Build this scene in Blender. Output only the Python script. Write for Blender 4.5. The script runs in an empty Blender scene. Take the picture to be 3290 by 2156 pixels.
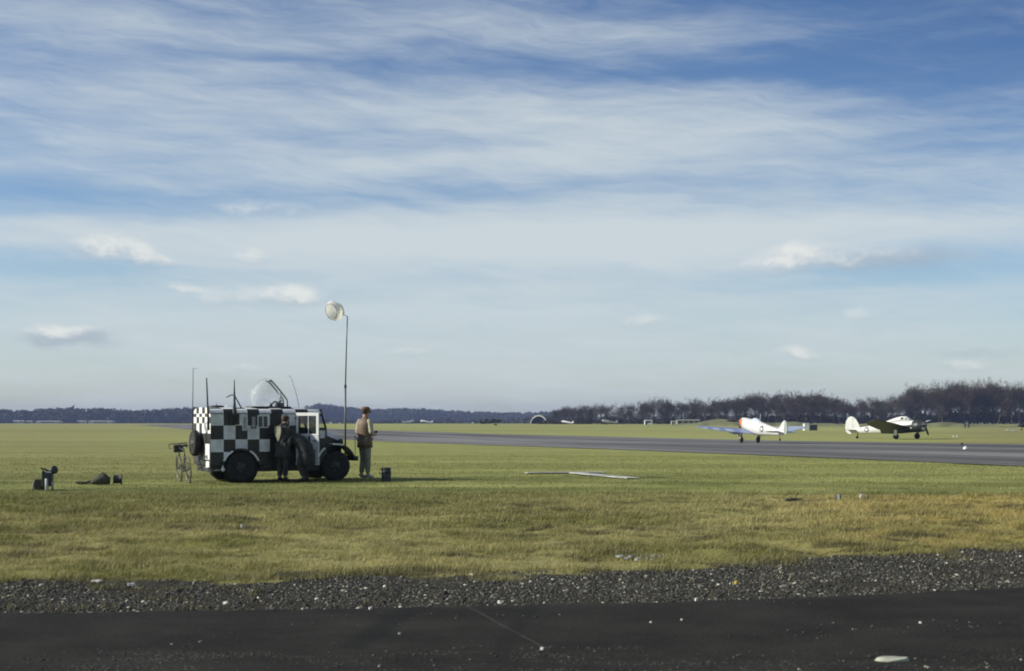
import bpy, bmesh, math, random
import numpy as np
from mathutils import Vector, Matrix
random.seed(7); rng = np.random.default_rng(7)
S = bpy.context.scene; COL = S.collection; R = math.radians; PI = math.pi

# ------------------------------------------------------------------ camera
FPX, HX, HY, EYE = 4569.4, 1645.0, 1350.0, 1.55       # photograph: focal length and horizon in its pixels, eye height
cd = bpy.data.cameras.new('camera'); cam = bpy.data.objects.new('camera', cd); COL.objects.link(cam)
cam.location = (0, 0, EYE); cam.rotation_euler = (PI/2, 0, 0)
cd.lens = 50; cd.sensor_width = 36; cd.shift_y = (HY-1078)/3290.0
cd.clip_start = .1; cd.clip_end = 20000
cd.dof.use_dof = True; cd.dof.focus_distance = 45; cd.dof.aperture_fstop = 4.0
S.camera = cam
# ------------------------------------------------------------------ sun and sky
SUN_EL, SUN_AZ = 27.5, 5.0      # from the left, a touch behind the camera
sd = Vector((-math.cos(R(SUN_AZ))*math.cos(R(SUN_EL)), -math.sin(R(SUN_AZ))*math.cos(R(SUN_EL)), math.sin(R(SUN_EL))))
sl = bpy.data.lights.new('sun', 'SUN'); sun = bpy.data.objects.new('sun', sl); COL.objects.link(sun)
sl.energy = 4.0; sl.angle = R(.5); sl.color = (1, .95, .84)
sun.rotation_euler = sd.to_track_quat('Z', 'Y').to_euler(); sun.location = (0, 0, 50)
S.view_settings.view_transform = 'Standard'; S.view_settings.look = 'None'
S.view_settings.exposure = 0.45; S.view_settings.gamma = 1.0; S.view_settings.use_curve_mapping = False
S.render.film_transparent = False
S.cycles.filter_width = 1.9; S.cycles.volume_bounces = 0; S.cycles.transparent_max_bounces = 12

w = bpy.data.worlds.new('World'); S.world = w; w.use_nodes = True
nt = w.node_tree; nt.nodes.clear()
class NT:
    def __init__(s, t): s.t = t
    def n(s, k, **kw):
        x = s.t.nodes.new(k)
        for a, b in kw.items(): setattr(x, a, b)
        return x
    def l(s, a, b): s.t.links.new(a, b)
    def put(s, sock, v):
        if hasattr(v, 'links') or isinstance(v, bpy.types.NodeSocket): s.l(v, sock)
        else: sock.default_value = v
    def m(s, op, a, b=None, c=None, clamp=False):
        x = s.n('ShaderNodeMath', operation=op, use_clamp=clamp)
        for i, v in enumerate((a, b, c)):
            if v is not None: s.put(x.inputs[i], v)
        return x.outputs[0]
    def v(s, op, a, b=None):
        x = s.n('ShaderNodeVectorMath', operation=op)
        for i, q in enumerate((a, b)):
            if q is not None: s.put(x.inputs[i], q)
        return x.outputs['Value'] if op in ('DOT_PRODUCT', 'LENGTH') else x.outputs[0]
    def mix(s, f, a, b, blend='MIX'):
        x = s.n('ShaderNodeMix', data_type='RGBA', blend_type=blend)
        s.put(x.inputs[0], f); s.put(x.inputs[6], a if not isinstance(a, tuple) else (*a, 1)[:4]); s.put(x.inputs[7], b if not isinstance(b, tuple) else (*b, 1)[:4])
        return x.outputs[2]
    def noise(s, vec, scale, detail=4, rough=.55, dist=0.0):
        x = s.n('ShaderNodeTexNoise'); s.l(vec, x.inputs['Vector'])
        x.inputs['Scale'].default_value = scale; x.inputs['Detail'].default_value = detail
        x.inputs['Roughness'].default_value = rough; x.inputs['Distortion'].default_value = dist
        return x.outputs[0]
    def ss(s, x, a, b):
        q = s.n('ShaderNodeMapRange', interpolation_type='SMOOTHSTEP'); s.put(q.inputs[0], x)
        q.inputs[1].default_value = a; q.inputs[2].default_value = b
        return q.outputs[0]
W = NT(nt)
geo = W.n('ShaderNodeTexCoord'); sep = W.n('ShaderNodeSeparateXYZ'); W.l(geo.outputs['Generated'], sep.inputs[0])
dx, dy, dz = sep.outputs
az = W.m('ARCTAN2', dx, dy); el = W.m('ARCSINE', dz)
comb = W.n('ShaderNodeCombineXYZ'); W.l(az, comb.inputs[0]); W.l(el, comb.inputs[1]); P = comb.outputs[0]
def ae(px, py):
    u, v = (px-HX)/FPX, (HY-py)/FPX
    return math.atan2(u, 1), math.atan2(v, math.hypot(u, 1))
wob = W.noise(W.v('MULTIPLY', P, (9, 30, 1)), 1.0, 3)
wob2 = W.noise(W.v('MULTIPLY', P, (40, 70, 1)), 1.0, 4)
Pw = W.v('ADD', P, W.v('MULTIPLY', W.v('SUBTRACT', wob, (.5, .5, .5)), (.06, .018, 0)))
Pf = W.v('ADD', P, W.v('MULTIPLY', W.v('SUBTRACT', wob2, (.5, .5, .5)), (.03, .014, 0)))
def gauss(vec, px, py, sx, sy, amp):
    a, e = ae(px, py)
    d = W.v('MULTIPLY', W.v('SUBTRACT', vec, (a, e, 0)), (FPX/sx, FPX/sy, 0))
    return W.m('MULTIPLY', W.m('EXPONENT', W.m('MULTIPLY', W.v('DOT_PRODUCT', d, d), -.5)), amp)
def addall(L):
    r = L[0]
    for q in L[1:]: r = W.m('ADD', r, q)
    return r
sky = W.n('ShaderNodeTexSky', sky_type='NISHITA'); sky.sun_disc = False
sky.sun_elevation = R(SUN_EL); sky.sun_rotation = math.atan2(sd.x, sd.y); sky.air_density = 1.0; sky.dust_density = .6; sky.ozone_density = 2.0
# deeper blue away from the sun and higher up
SKYTINT_LOW, SKYTINT_HIGH = (.77, .85, .97), (.40, .53, .73)
hi = W.ss(el, .03, .30)
base = W.mix(1.0, sky.outputs[0], W.mix(hi, SKYTINT_LOW, SKYTINT_HIGH), 'MULTIPLY')
anti = W.m('MULTIPLY', W.ss(az, .12, .62), W.ss(el, .10, .36))     # darkest blue high up, away from the sun
base = W.mix(anti, base, W.mix(1.0, base, (.34, .40, .55), 'MULTIPLY'))
# veil of high cloud: broad soft banks, then fine streaks combed through them
banks = [  # px, py, sx, sy, amp
    (1500, 780, 900, 65, .80), (2600, 740, 700, 60, .50), (300, 740, 420, 45, .30), (2050, 470, 480, 90, .50), (1500, 330, 520, 60, .36),
    (2700, 380, 420, 50, .26), (1250, 560, 420, 60, .30), (1500, 60, 420, 34, .30), (2050, 120, 520, 40, .26), (350, 330, 600, 70, .26),
    (500, 520, 480, 50, .22), (200, 50, 330, 40, .26), (2900, 600, 500, 60, .15), (1700, 1180, 1300, 160, .46), (200, 1050, 500, 100, .15),
    (1500, 960, 900, 80, .30), (850, 180, 400, 40, .14),
    (2950, 860, 330, 38, -.40), (150, 640, 330, 34, -.34), (1600, 225, 520, 42, -.28), (3050, 200, 500, 130, -.40), (2200, 20, 500, 60, -.22),
    (200, 860, 200, 30, -.28), (1900, 600, 500, 22, -.20), (900, 640, 450, 22, -.14), (700, 870, 300, 20, -.10)]
cov = addall([gauss(Pw, *b) for b in banks])
st1 = W.noise(W.v('MULTIPLY', Pw, (6, 52, 1)), 1.0, 6, .62, .15)
rotp = W.n('ShaderNodeVectorRotate', rotation_type='Z_AXIS'); W.l(Pw, rotp.inputs[0]); rotp.inputs['Angle'].default_value = R(9)
st2 = W.noise(W.v('MULTIPLY', rotp.outputs[0], (10, 95, 1)), 1.0, 5, .65, .3)
veil = W.m('ADD', cov, W.m('ADD', W.m('MULTIPLY', W.m('SUBTRACT', st1, .5), 1.0), W.m('MULTIPLY', W.m('SUBTRACT', st2, .5), .55)))
veil = W.ss(W.m('ADD', veil, .15), -.28, 1.05)
CLOUD = (4.6, 5.1, 5.3); 
c1 = W.mix(W.m('MULTIPLY', veil, .93), base, CLOUD)
# small fair-weather puffs low over the field
puffs = [(335, 780, 62, 26, .8), (445, 815, 50, 24, .95), (545, 835, 30, 16, .5), (812, 818, 48, 20, .72), (955, 945, 62, 26, 1.05), (770, 945, 120, 26, .58),
         (590, 915, 60, 14, .45), (200, 1060, 80, 18, .92), (2555, 800, 60, 22, .75), (2490, 845, 90, 22, .72), (2800, 815, 150, 30, .55), (2080, 1022, 55, 18, .60), (2770, 1000, 60, 20, .50),
         (2565, 1132, 60, 20, .86), (3085, 1175, 70, 15, .78), (1310, 1128, 70, 12, .55), (770, 1180, 80, 14, .55), (760, 665, 70, 22, .45), (930, 668, 90, 18, .42)]
wob3 = W.noise(W.v('MULTIPLY', P, (90, 130, 1)), 1.0, 6, .65)
pm = W.m('MULTIPLY', addall([gauss(Pf, *b) for b in puffs]), W.m('ADD', W.m('MULTIPLY', W.m('ADD', wob3, wob2), 1.5), -.5))
pm = W.ss(pm, .18, 1.15)
under = W.m('ADD', addall([gauss(Pf, 230, 1095, 110, 18, .75), gauss(Pf, 2900, 825, 190, 26, .55), gauss(Pf, 2850, 1060, 120, 18, .30), gauss(Pf, 3130, 1135, 130, 14, .45),
            gauss(Pf, 280, 800, 60, 20, .2)]), W.m('MULTIPLY', W.m('SUBTRACT', wob2, .5), .2))
under = W.ss(W.m('ADD', under, addall([gauss(Pf, px+10, py+sy*.9, sx*1.1, sy*.75, a_*.55) for px, py, sx, sy, a_ in puffs])), .1, .9)
c2 = W.mix(W.m('MULTIPLY', under, .60), c1, (2.7, 3.2, 3.8))
c3 = W.mix(W.m('MULTIPLY', pm, .80), c2, (6.1, 6.2, 5.95))
bg = W.n('ShaderNodeBackground'); W.l(c3, bg.inputs[0]); bg.inputs[1].default_value = .1
wo = W.n('ShaderNodeOutputWorld'); W.l(bg.outputs[0], wo.inputs[0])

# ------------------------------------------------------------------ helpers
def tag(o, label=None, cat=None, group=None, kind=None):
    if label: o['label'] = label
    if cat: o['category'] = cat
    if group: o['group'] = group
    if kind: o['kind'] = kind
    return o
def empty(name, loc=(0, 0, 0), rz=0, label=None, cat=None, group=None):
    o = bpy.data.objects.new(name, None); COL.objects.link(o); o.location = loc; o.rotation_euler = (0, 0, rz); o.empty_display_size = .2
    return tag(o, label, cat, group)
def copy_tree(o, parent=None):
    c = o.copy(); COL.objects.link(c)
    if parent: c.parent = parent
    for ch in list(o.children): copy_tree(ch, c)
    return c
def mat(name, col, rough=.6, metal=0.0, var=.15, scale=6.0, bump=0.0, bscale=40.0, spec=.5, col2=None):
    m = bpy.data.materials.new(name); m.use_nodes = True; T = NT(m.node_tree); b = m.node_tree.nodes['Principled BSDF']
    tc = T.n('ShaderNodeTexCoord').outputs['Object']
    c2 = col2 or tuple(min(1, c*(1-var*2)) for c in col); c1_ = col if col2 else tuple(min(1, c*(1+var)) for c in col)
    f = T.noise(tc, scale, 5, .6)
    T.l(T.mix(T.ss(f, .3, .7), c2, c1_), b.inputs['Base Color'])
    b.inputs['Roughness'].default_value = rough; b.inputs['Metallic'].default_value = metal; b.inputs['Specular IOR Level'].default_value = spec
    if bump:
        bn = T.n('ShaderNodeBump'); bn.inputs['Strength'].default_value = bump; bn.inputs['Distance'].default_value = .01
        T.l(T.noise(tc, bscale, 4), bn.inputs['Height']); T.l(bn.outputs[0], b.inputs['Normal'])
    return m
def vmat(name, rough=.85, spec=.2, nscale=None, namp=.35, trans=0.0, bump=None):
    """colour of each face or vertex comes from the mesh attribute 'tint'"""
    m = bpy.data.materials.new(name); m.use_nodes = True; T = NT(m.node_tree); b = m.node_tree.nodes['Principled BSDF']
    a = T.n('ShaderNodeAttribute'); a.attribute_name = 'tint'; c = a.outputs['Color']
    pos = T.n('ShaderNodeNewGeometry').outputs['Position']
    if nscale:
        g = T.m('ADD', T.m('MULTIPLY', T.noise(pos, nscale, 6, .7), .40), T.m('ADD', T.m('MULTIPLY', T.noise(pos, nscale*.12, 5, .6), .28), T.m('MULTIPLY', T.noise(T.v('MULTIPLY', pos, (.05, .28, 1)), 1, 6, .7), .32)))
        k = T.n('ShaderNodeMapRange'); T.l(g, k.inputs[0]); k.inputs[1].default_value = .36; k.inputs[2].default_value = .64
        k.inputs[3].default_value = 1-namp; k.inputs[4].default_value = 1+namp
        cc = T.n('ShaderNodeCombineColor'); [T.l(k.outputs[0], cc.inputs[i]) for i in range(3)]
        c = T.mix(1.0, c, cc.outputs[0], 'MULTIPLY')
    T.l(c, b.inputs['Base Color'])
    b.inputs['Roughness'].default_value = rough; b.inputs['Specular IOR Level'].default_value = spec
    if bump:
        bn = T.n('ShaderNodeBump'); bn.inputs['Strength'].default_value = bump[0]; bn.inputs['Distance'].default_value = bump[1]
        T.l(T.noise(pos, bump[2], 6, .7), bn.inputs['Height']); T.l(bn.outputs[0], b.inputs['Normal'])
    if trans:
        out = m.node_tree.nodes['Material Output']; tr = T.n('ShaderNodeBsdfTranslucent'); T.l(c, tr.inputs[0])
        ms = T.n('ShaderNodeMixShader'); ms.inputs[0].default_value = trans; T.l(b.outputs[0], ms.inputs[1]); T.l(tr.outputs[0], ms.inputs[2]); T.l(ms.outputs[0], out.inputs[0])
    return m
def glassmat(name, col=(.9, .95, .95), alpha=.25, rough=.05):
    m = bpy.data.materials.new(name); m.use_nodes = True; T = NT(m.node_tree)
    b = m.node_tree.nodes['Principled BSDF']; out = m.node_tree.nodes['Material Output']
    b.inputs['Base Color'].default_value = (*col, 1); b.inputs['Roughness'].default_value = rough
    tr = T.n('ShaderNodeBsdfTransparent'); ms = T.n('ShaderNodeMixShader')
    tc = T.n('ShaderNodeTexCoord').outputs['Object']
    T.put(ms.inputs[0], T.m('MULTIPLY', T.ss(T.noise(tc, 3, 4), .2, .8), alpha*2, clamp=True))
    T.l(tr.outputs[0], ms.inputs[1]); T.l(b.outputs[0], ms.inputs[2]); T.l(ms.outputs[0], out.inputs[0])
    return m
def npmesh(name, V, F, m, tint=None, smooth=False, parent=None, k=3):
    me = bpy.data.meshes.new(name); V = np.asarray(V, np.float32); F = np.asarray(F, np.int32)
    me.vertices.add(len(V)); me.vertices.foreach_set('co', V.ravel())
    me.loops.add(F.size); me.loops.foreach_set('vertex_index', F.ravel())
    me.polygons.add(len(F)); me.polygons.foreach_set('loop_start', np.arange(0, F.size, k, dtype=np.int32))
    try: me.polygons.foreach_set('loop_total', np.full(len(F), k, np.int32))
    except Exception: pass
    if smooth: me.polygons.foreach_set('use_smooth', np.ones(len(F), bool))
    if tint is not None:
        a = me.attributes.new('tint', 'FLOAT_COLOR', 'POINT'); t = np.ones((len(V), 4), np.float32); t[:, :3] = tint; a.data.foreach_set('color', t.ravel())
    me.update(); me.validate()
    me.materials.append(m); o = bpy.data.objects.new(name, me); COL.objects.link(o)
    if parent: o.parent = parent
    return o
class MB:
    """collects boxes, tubes, lofts ... and links them as ONE mesh object"""
    def __init__(s): s.v = []; s.f = []; s.mi = []; s.ms = []; s.sm = []
    def _m(s, m):
        if m not in s.ms: s.ms.append(m)
        return s.ms.index(m)
    def add(s, V, F, m, smooth=False, M=None):
        o = len(s.v)
        for p in V: s.v.append(tuple(M @ Vector(p)) if M else tuple(p))
        for f in F: s.f.append([i+o for i in f]); s.mi.append(s._m(m)); s.sm.append(smooth)
        return s
    def box(s, a, b, m, M=None):
        (x0, y0, z0), (x1, y1, z1) = a, b
        V = [(x0, y0, z0), (x1, y0, z0), (x1, y1, z0), (x0, y1, z0), (x0, y0, z1), (x1, y0, z1), (x1, y1, z1), (x0, y1, z1)]
        return s.add(V, [(3, 2, 1, 0), (4, 5, 6, 7), (0, 1, 5, 4), (1, 2, 6, 5), (2, 3, 7, 6), (3, 0, 4, 7)], m, False, M)
    def tube(s, pts, r, m, n=8, cap=True, M=None, smooth=True):
        pts = [Vector(p) for p in pts]; rs = r if isinstance(r, (list, tuple)) else [r]*len(pts); V = []; F = []
        for i, p in enumerate(pts):
            t = (pts[min(i+1, len(pts)-1)]-pts[max(i-1, 0)]).normalized()
            u = t.cross(Vector((0, 0, 1))) if abs(t.z) < .95 else t.cross(Vector((1, 0, 0))); u.normalize(); q = t.cross(u)
            for k in range(n):
                a = 2*PI*k/n; V.append(p+(u*math.cos(a)+q*math.sin(a))*rs[i])
        for i in range(len(pts)-1):
            for k in range(n): F.append((i*n+k, i*n+(k+1) % n, (i+1)*n+(k+1) % n, (i+1)*n+k))
        if cap: F += [tuple(range(n))[::-1], tuple((len(pts)-1)*n+k for k in range(n))]
        return s.add(V, F, m, smooth, M)
    def ring(s, c, axis, r0, r, m, n=28, k=8, M=None, arc=(0, 2*PI)):
        """torus: r0 main radius, r tube radius"""
        ax = Vector(axis).normalized(); u = ax.orthogonal().normalized(); q = ax.cross(u); V = []; F = []; full = arc[1]-arc[0] > 6.2
        N = n if full else n+1
        for i in range(N):
            a = arc[0]+(arc[1]-arc[0])*i/n; d = u*math.cos(a)+q*math.sin(a)
            for j in range(k):
                b = 2*PI*j/k; V.append(Vector(c)+d*(r0+r*math.cos(b))+ax*r*math.sin(b))
        for i in range(n):
            i2 = (i+1) % N
            for j in range(k): F.append((i*k+j, i2*k+j, i2*k+(j+1) % k, i*k+(j+1) % k))
        return s.add(V, F, m, True, M)
    def loft(s, rings, m, n=20, cap=True, smooth=True, M=None, fm=None):
        """rings: lists of n points"""
        V = [p for r in rings for p in r]; n = len(rings[0]); o = len(s.v); fs = []
        for i in range(len(rings)-1):
            for k in range(n): fs.append((i*n+k, i*n+(k+1) % n, (i+1)*n+(k+1) % n, (i+1)*n+k))
        if fm:
            s.add(V, [], m, smooth, M)
            for idx, f in enumerate(fs):
                s.f.append([q+o for q in f]); s.mi.append(s._m(fm(idx//n, idx % n))); s.sm.append(smooth)
        else: s.add(V, fs, m, smooth, M)
        if cap:
            for f in (tuple(range(n))[::-1], tuple((len(rings)-1)*n+k for k in range(n))):
                s.f.append([q+o for q in f]); s.mi.append(s._m(m)); s.sm.append(False)
        return s
    def lathe(s, c, axis, prof, m, n=24, M=None, smooth=True):
        ax = Vector(axis).normalized(); u = ax.orthogonal().normalized(); q = ax.cross(u); c = Vector(c)
        return s.loft([[c+ax*h+(u*math.cos(2*PI*k/n)+q*math.sin(2*PI*k/n))*max(r, 1e-4) for k in range(n)] for r, h in prof], m, M=M, smooth=smooth)
    def quad(s, a, b, c, d, m): return s.add([a, b, c, d], [(0, 1, 2, 3)], m)
    def build(s, name, parent=None, bevel=0, recalc=True):
        me = bpy.data.meshes.new(name); me.from_pydata([tuple(v) for v in s.v], [], s.f)
        for m in s.ms: me.materials.append(m)
        me.polygons.foreach_set('material_index', s.mi); me.polygons.foreach_set('use_smooth', s.sm); me.update()
        if recalc:
            bm = bmesh.new(); bm.from_mesh(me); bmesh.ops.recalc_face_normals(bm, faces=bm.faces); bm.to_mesh(me); bm.free()
        o = bpy.data.objects.new(name, me); COL.objects.link(o)
        if parent: o.parent = parent
        if bevel:
            b = o.modifiers.new('bevel', 'BEVEL'); b.width = bevel; b.segments = 2; b.limit_method = 'ANGLE'; b.angle_limit = R(40)
        return o
def ell(c, rx, ry, n=20, axis='z', p=2.0, ph=0):
    out = []
    for k in range(n):
        a = 2*PI*k/n+ph; ca, sa = math.cos(a), math.sin(a)
        e = 2/p; x = rx*math.copysign(abs(ca)**e, ca); y = ry*math.copysign(abs(sa)**e, sa)
        out.append((c[0]+x, c[1]+y, c[2]) if axis == 'z' else (c[0], c[1]+x, c[2]+y))
    return out

# numpy value noise
_H = rng.random((512, 512)).astype(np.float64)
def vn(x, y):
    xi = np.floor(x).astype(int); yi = np.floor(y).astype(int); fx = x-xi; fy = y-yi
    fx = fx*fx*(3-2*fx); fy = fy*fy*(3-2*fy); g = lambda a, b: _H[a & 511, b & 511]
    return (g(xi, yi)*(1-fx)+g(xi+1, yi)*fx)*(1-fy)+(g(xi, yi+1)*(1-fx)+g(xi+1, yi+1)*fx)*fy
def fbm(x, y, o=4):
    r = 0; a = .5; t = 0
    for i in range(o): r = r+a*vn(x*2**i+17*i, y*2**i+31*i); t += a; a *= .5
    return r/t
def sst(x, a, b):
    t = np.clip((x-a)/(b-a), 0, 1); return t*t*(3-2*t)

# ------------------------------------------------------------------ terrain
PD = [0, 45, 70, 100, 136, 160, 250, 400, 700, 1500, 3000, 9000]
PZ = [0, 0, -.15, -.36, -.62, -.74, -.90, -.80, -.35, -2.0, -4.2, -12]
def zp(d): return np.interp(d, PD, PZ)
def ground_at(px, py):
    v = (HY-py)/FPX; lo = 3.0; ds = np.geomspace(3, 9000, 6000); h = EYE+v*ds-zp(ds); i = int(np.argmax(h < 0))
    d = ds[i-1]+(ds[i]-ds[i-1])*h[i-1]/(h[i-1]-h[i]); return ((px-HX)/FPX*d, float(d), float(zp(d)))
def on(px, d):                        # point on the ground seen in column px at distance d
    return ((px-HX)/FPX*d, d, float(zp(d)))
def height(px, py, d): return EYE+(HY-py)/FPX*d
EDGE_T = [ground_at(px, py) for px, py in ((-900, 2000), (0, 1984), (500, 1977), (1100, 1968), (1600, 1958), (2200, 1946), (2750, 1924), (3290, 1898), (4200, 1850))]
EDGE_G = [ground_at(px, py) for px, py in ((-900, 1880), (0, 1872), (300, 1866), (600, 1880), (900, 1868), (1100, 1835), (1400, 1852), (1700, 1842), (2000, 1832), (2200, 1836), (2500, 1815), (2800, 1792), (3290, 1766), (4200, 1730))]
def ytar(x): return np.interp(x, [p[0] for p in EDGE_T], [p[1] for p in EDGE_T])
def ygra(x): return np.interp(x, [p[0] for p in EDGE_G], [p[1] for p in EDGE_G])
def micro(x, y):
    tus = sst(y-ygra(x), 0, 1.2)*(1-sst(y, 27, 30)); mow = sst(y, 27, 30)*(1-sst(y, 55, 70))
    return (fbm(x*1.1, y*1.6, 4)-.5)*.16*tus+(fbm(x*.5+9, y*.7, 3)-.5)*.05*mow
G_ = np.array([.148, .160, .044]); O_ = np.array([.180, .175, .050]); S_ = np.array([.40, .355, .150]); D_ = np.array([.060, .052, .024]); F_ = np.array([.295, .300, .100])
def edge_n(x, y): return (2.3+2.2*sst(-x, 0, 2.5))*(fbm(x*1.3, y*1.6+50, 5)-.5)
def gcol(x, y):
    x = np.asarray(x, float); y = np.asarray(y, float)
    n1 = fbm(x*.55, y*1.1, 5); n2 = fbm(x*.12+40, y*.5+7, 4); n3 = fbm(x*2.3+5, y*3.1, 3)
    lat = x/np.maximum(y, 1)
    straw = np.clip(.30+1.5*(n1-.5)+.9*(n2-.5)+.60*sst(lat, .06, .28)*sst(y, 15, 22)-.10*sst(-lat, .15, .4), 0, 1)[..., None]
    gold = (sst(lat, .12, .32))[..., None]; near = O_*(1-straw)+(S_*(1-gold)+np.array([.37, .300, .100])*gold)*straw
    dk = (sst(n3*.5+fbm(x*.45+2, y*2.2, 4)*.5+.35*(fbm(x*.9+2, y*1.9, 4)-.5), .55, .68)*.75)[..., None]; near = near*(1-dk)+D_*dk  # dark streaks: ruts, and shadows in the grass mixed into the colour
    gr = np.clip(.30+3.2*(fbm(x*.22+3, y*.6, 5)-.5), 0, 1)[..., None]
    mow = G_*(1-gr)+F_*gr
    lr = sst(lat, .02, .22); wd_ = 10*(1-lr)+1.2*lr; k = sst(y+(7*(1-lr)+1.2)*(fbm(x*.4, y*.3+3, 4)-.5), 28.5-wd_*.6, 28.8+wd_*.5)[..., None]; c = near*(1-k)+mow*k
    k = sst(y, 33, 47)[..., None]; band = np.clip(.55+2.6*(fbm(x*.05+8, y*.28, 5)-.5), 0, 1)[..., None]
    mid = (G_*.5+F_*.5)*(1-band)+F_*band; c = c*(1-k)+mid*k
    k = sst(y, 110, 170)[..., None]; band = np.clip(.6+1.8*(fbm(x*.008+8, y*.03, 4)-.5), 0, 1)[..., None]
    far = (O_*.45+F_*.55)*(1-band)+F_*1.15*band; c = c*(1-k)+far*k
    k = (sst(-lat, .12, .34)*sst(y, 29, 50)*.45)[..., None]; c = c*(1-k)+np.array([.225, .205, .080])*k
    k = (sst(lat, .26, .36)*sst(y, 90, 110)*.5)[..., None]; c = c*(1-k)+np.array([.20, .17, .07])*k
    # bare earth and stones close to the tarmac
    k = (1-sst(y-ygra(x)+edge_n(x, y), -.30, .45))[..., None]
    earth = np.array([.042, .038, .027])*(.7+.6*n3[..., None]); c = c*(1-k)+earth*k
    return c
grass_mat = vmat('grass_ground', .9, .1, 9.0, .38, bump=(.6, .05, 7.0))
def sheet(xs, ys, name, m, fn, dz=0.0, kind='structure', colf=gcol):
    X, Y = np.meshgrid(xs, ys); Z = fn(X, Y)+dz; nx, ny = len(xs), len(ys)
    V = np.stack([X, Y, Z], -1).reshape(-1, 3); i = (np.arange(ny-1)[:, None]*nx+np.arange(nx-1)[None]).ravel()
    F = np.stack([i, i+1, i+1+nx, i+nx], -1)
    return V, F
# one ground sheet: rows follow the fall of the land, columns fan out with distance
rows = np.unique(np.concatenate([np.arange(-30, 4, 2.0), np.arange(4, 10, .5), np.arange(10, 32, .11), np.arange(32, 60, .4), np.arange(60, 170, 2), np.arange(170, 400, 6), np.geomspace(400, 3200, 70), np.array(PD[1:-1], float)]))
NXC = 420; t = np.linspace(-1, 1, NXC); t = np.sign(t)*(np.abs(t)**1.0)
Xg = t[None]*(np.maximum(rows, 9)*.62+3+np.where(rows > 300, rows*.4, 0)[:])[:, None]; Yg = np.repeat(rows[:, None], NXC, 1)
Zg = zp(Yg)+micro(Xg, Yg); V = np.stack([Xg, Yg, Zg], -1).reshape(-1, 3)
i = (np.arange(len(rows)-1)[:, None]*NXC+np.arange(NXC-1)[None]).ravel(); F = np.stack([i, i+1, i+1+NXC, i+NXC], -1)
o = npmesh('ground', V, F, grass_mat, gcol(Xg, Yg).reshape(-1, 3), True, k=4); tag(o, kind='structure')

def strip(name, near, far, m, nseg=120, nw=10, dz=.03):
    """band of paving between two ground lines, draped on the land"""
    def samp(L, n):
        P = np.array(L); s = np.concatenate([[0], np.cumsum(np.linalg.norm(np.diff(P[:, :2], axis=0), axis=1))]); q = np.linspace(0, s[-1], n)
        return np.stack([np.interp(q, s, P[:, 0]), np.interp(q, s, P[:, 1])], -1)
    A, B = samp(near, nseg), samp(far, nseg); w_ = np.linspace(0, 1, nw)[None, :, None]
    G = A[:, None]*(1-w_)+B[:, None]*w_; Z = zp(G[..., 1])+dz
    V = np.concatenate([G, Z[..., None]], -1).reshape(-1, 3); i = (np.arange(nseg-1)[:, None]*nw+np.arange(nw-1)[None]).ravel()
    o = npmesh(name, V, np.stack([i, i+nw, i+nw+1, i+1], -1), m, None, True, k=4); return o
def tarmat(name, base, streakdir, warm=0.0):
    m = bpy.data.materials.new(name); m.use_nodes = True; T = NT(m.node_tree); b = m.node_tree.nodes['Principled BSDF']
    pos = T.n('ShaderNodeNewGeometry').outputs['Position']
    rot = T.n('ShaderNodeVectorRotate', rotation_type='Z_AXIS'); T.l(pos, rot.inputs[0]); rot.inputs['Angle'].default_value = streakdir
    a = T.noise(T.v('MULTIPLY', rot.outputs[0], (.010, .16, 1)), 1, 5, .6); c = T.noise(pos, .9, 6, .65); g = T.noise(pos, 60, 3, .7)
    f = T.m('ADD', T.m('MULTIPLY', a, .85), T.m('ADD', T.m('MULTIPLY', c, .09), T.m('MULTIPLY', g, .06)))
    lo = tuple(q*.45 for q in base); hi_ = tuple(q*1.6 for q in base)
    T.l(T.mix(T.ss(f, .34, .68), lo, hi_), b.inputs['Base Color']); b.inputs['Roughness'].default_value = .85; b.inputs['Specular IOR Level'].default_value = .25
    bn = T.n('ShaderNodeBump'); bn.inputs['Strength'].default_value = .4; bn.inputs['Distance'].default_value = .02; T.l(g, bn.inputs['Height']); T.l(bn.outputs[0], b.inputs['Normal'])
    return m
run_mat = tarmat('runway_tarmac', (.145, .140, .132), R(73))
nearL = [ground_at(px, py) for px, py in ((4300, 1548), (3290, 1500), (2627, 1471), (1797, 1438), (1196, 1417), (900, 1402), (620, 1381), (500, 1370), (430, 1365.5))]
farL = [ground_at(px, py) for px, py in ((4600, 1446), (3290, 1428), (2710, 1420), (2267, 1411), (1797, 1400), (1216, 1383), (1000, 1376), (760, 1367), (600, 1363.5))]
tag(strip('runway', nearL, farL, run_mat), kind='structure')
# foreground tarmac
tm = bpy.data.materials.new('foreground_tarmac'); tm.use_nodes = True; T = NT(tm.node_tree); b = tm.node_tree.nodes['Principled BSDF']
pos = T.n('ShaderNodeNewGeometry').outputs['Position']
n1 = T.noise(pos, 1.3, 5, .6); n2 = T.noise(pos, 45, 4, .75); n3 = T.noise(T.v('MULTIPLY', pos, (.35, 1.5, 1)), 1, 4, .6)
f = T.m('ADD', T.m('MULTIPLY', n1, .30), T.m('ADD', T.m('MULTIPLY', n2, .55), T.m('MULTIPLY', n3, .15)))
c = T.mix(T.ss(f, .36, .66), (.013, .012, .010), (.041, .038, .032))
sy_ = T.n('ShaderNodeSeparateXYZ'); T.l(pos, sy_.inputs[0]); sepy = sy_.outputs[1]
vo = T.n('ShaderNodeTexVoronoi'); T.l(pos, vo.inputs['Vector']); vo.inputs['Scale'].default_value = 42
chip = T.m('MULTIPLY', T.m('LESS_THAN', vo.outputs['Distance'], .24), T.ss(T.m('ADD', T.noise(T.v('MULTIPLY', pos, (1.2, 3.0, 1)), .9, 5), T.m('MULTIPLY', T.m('SUBTRACT', 9.6, sepy), .12)), .55, .74))
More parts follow.
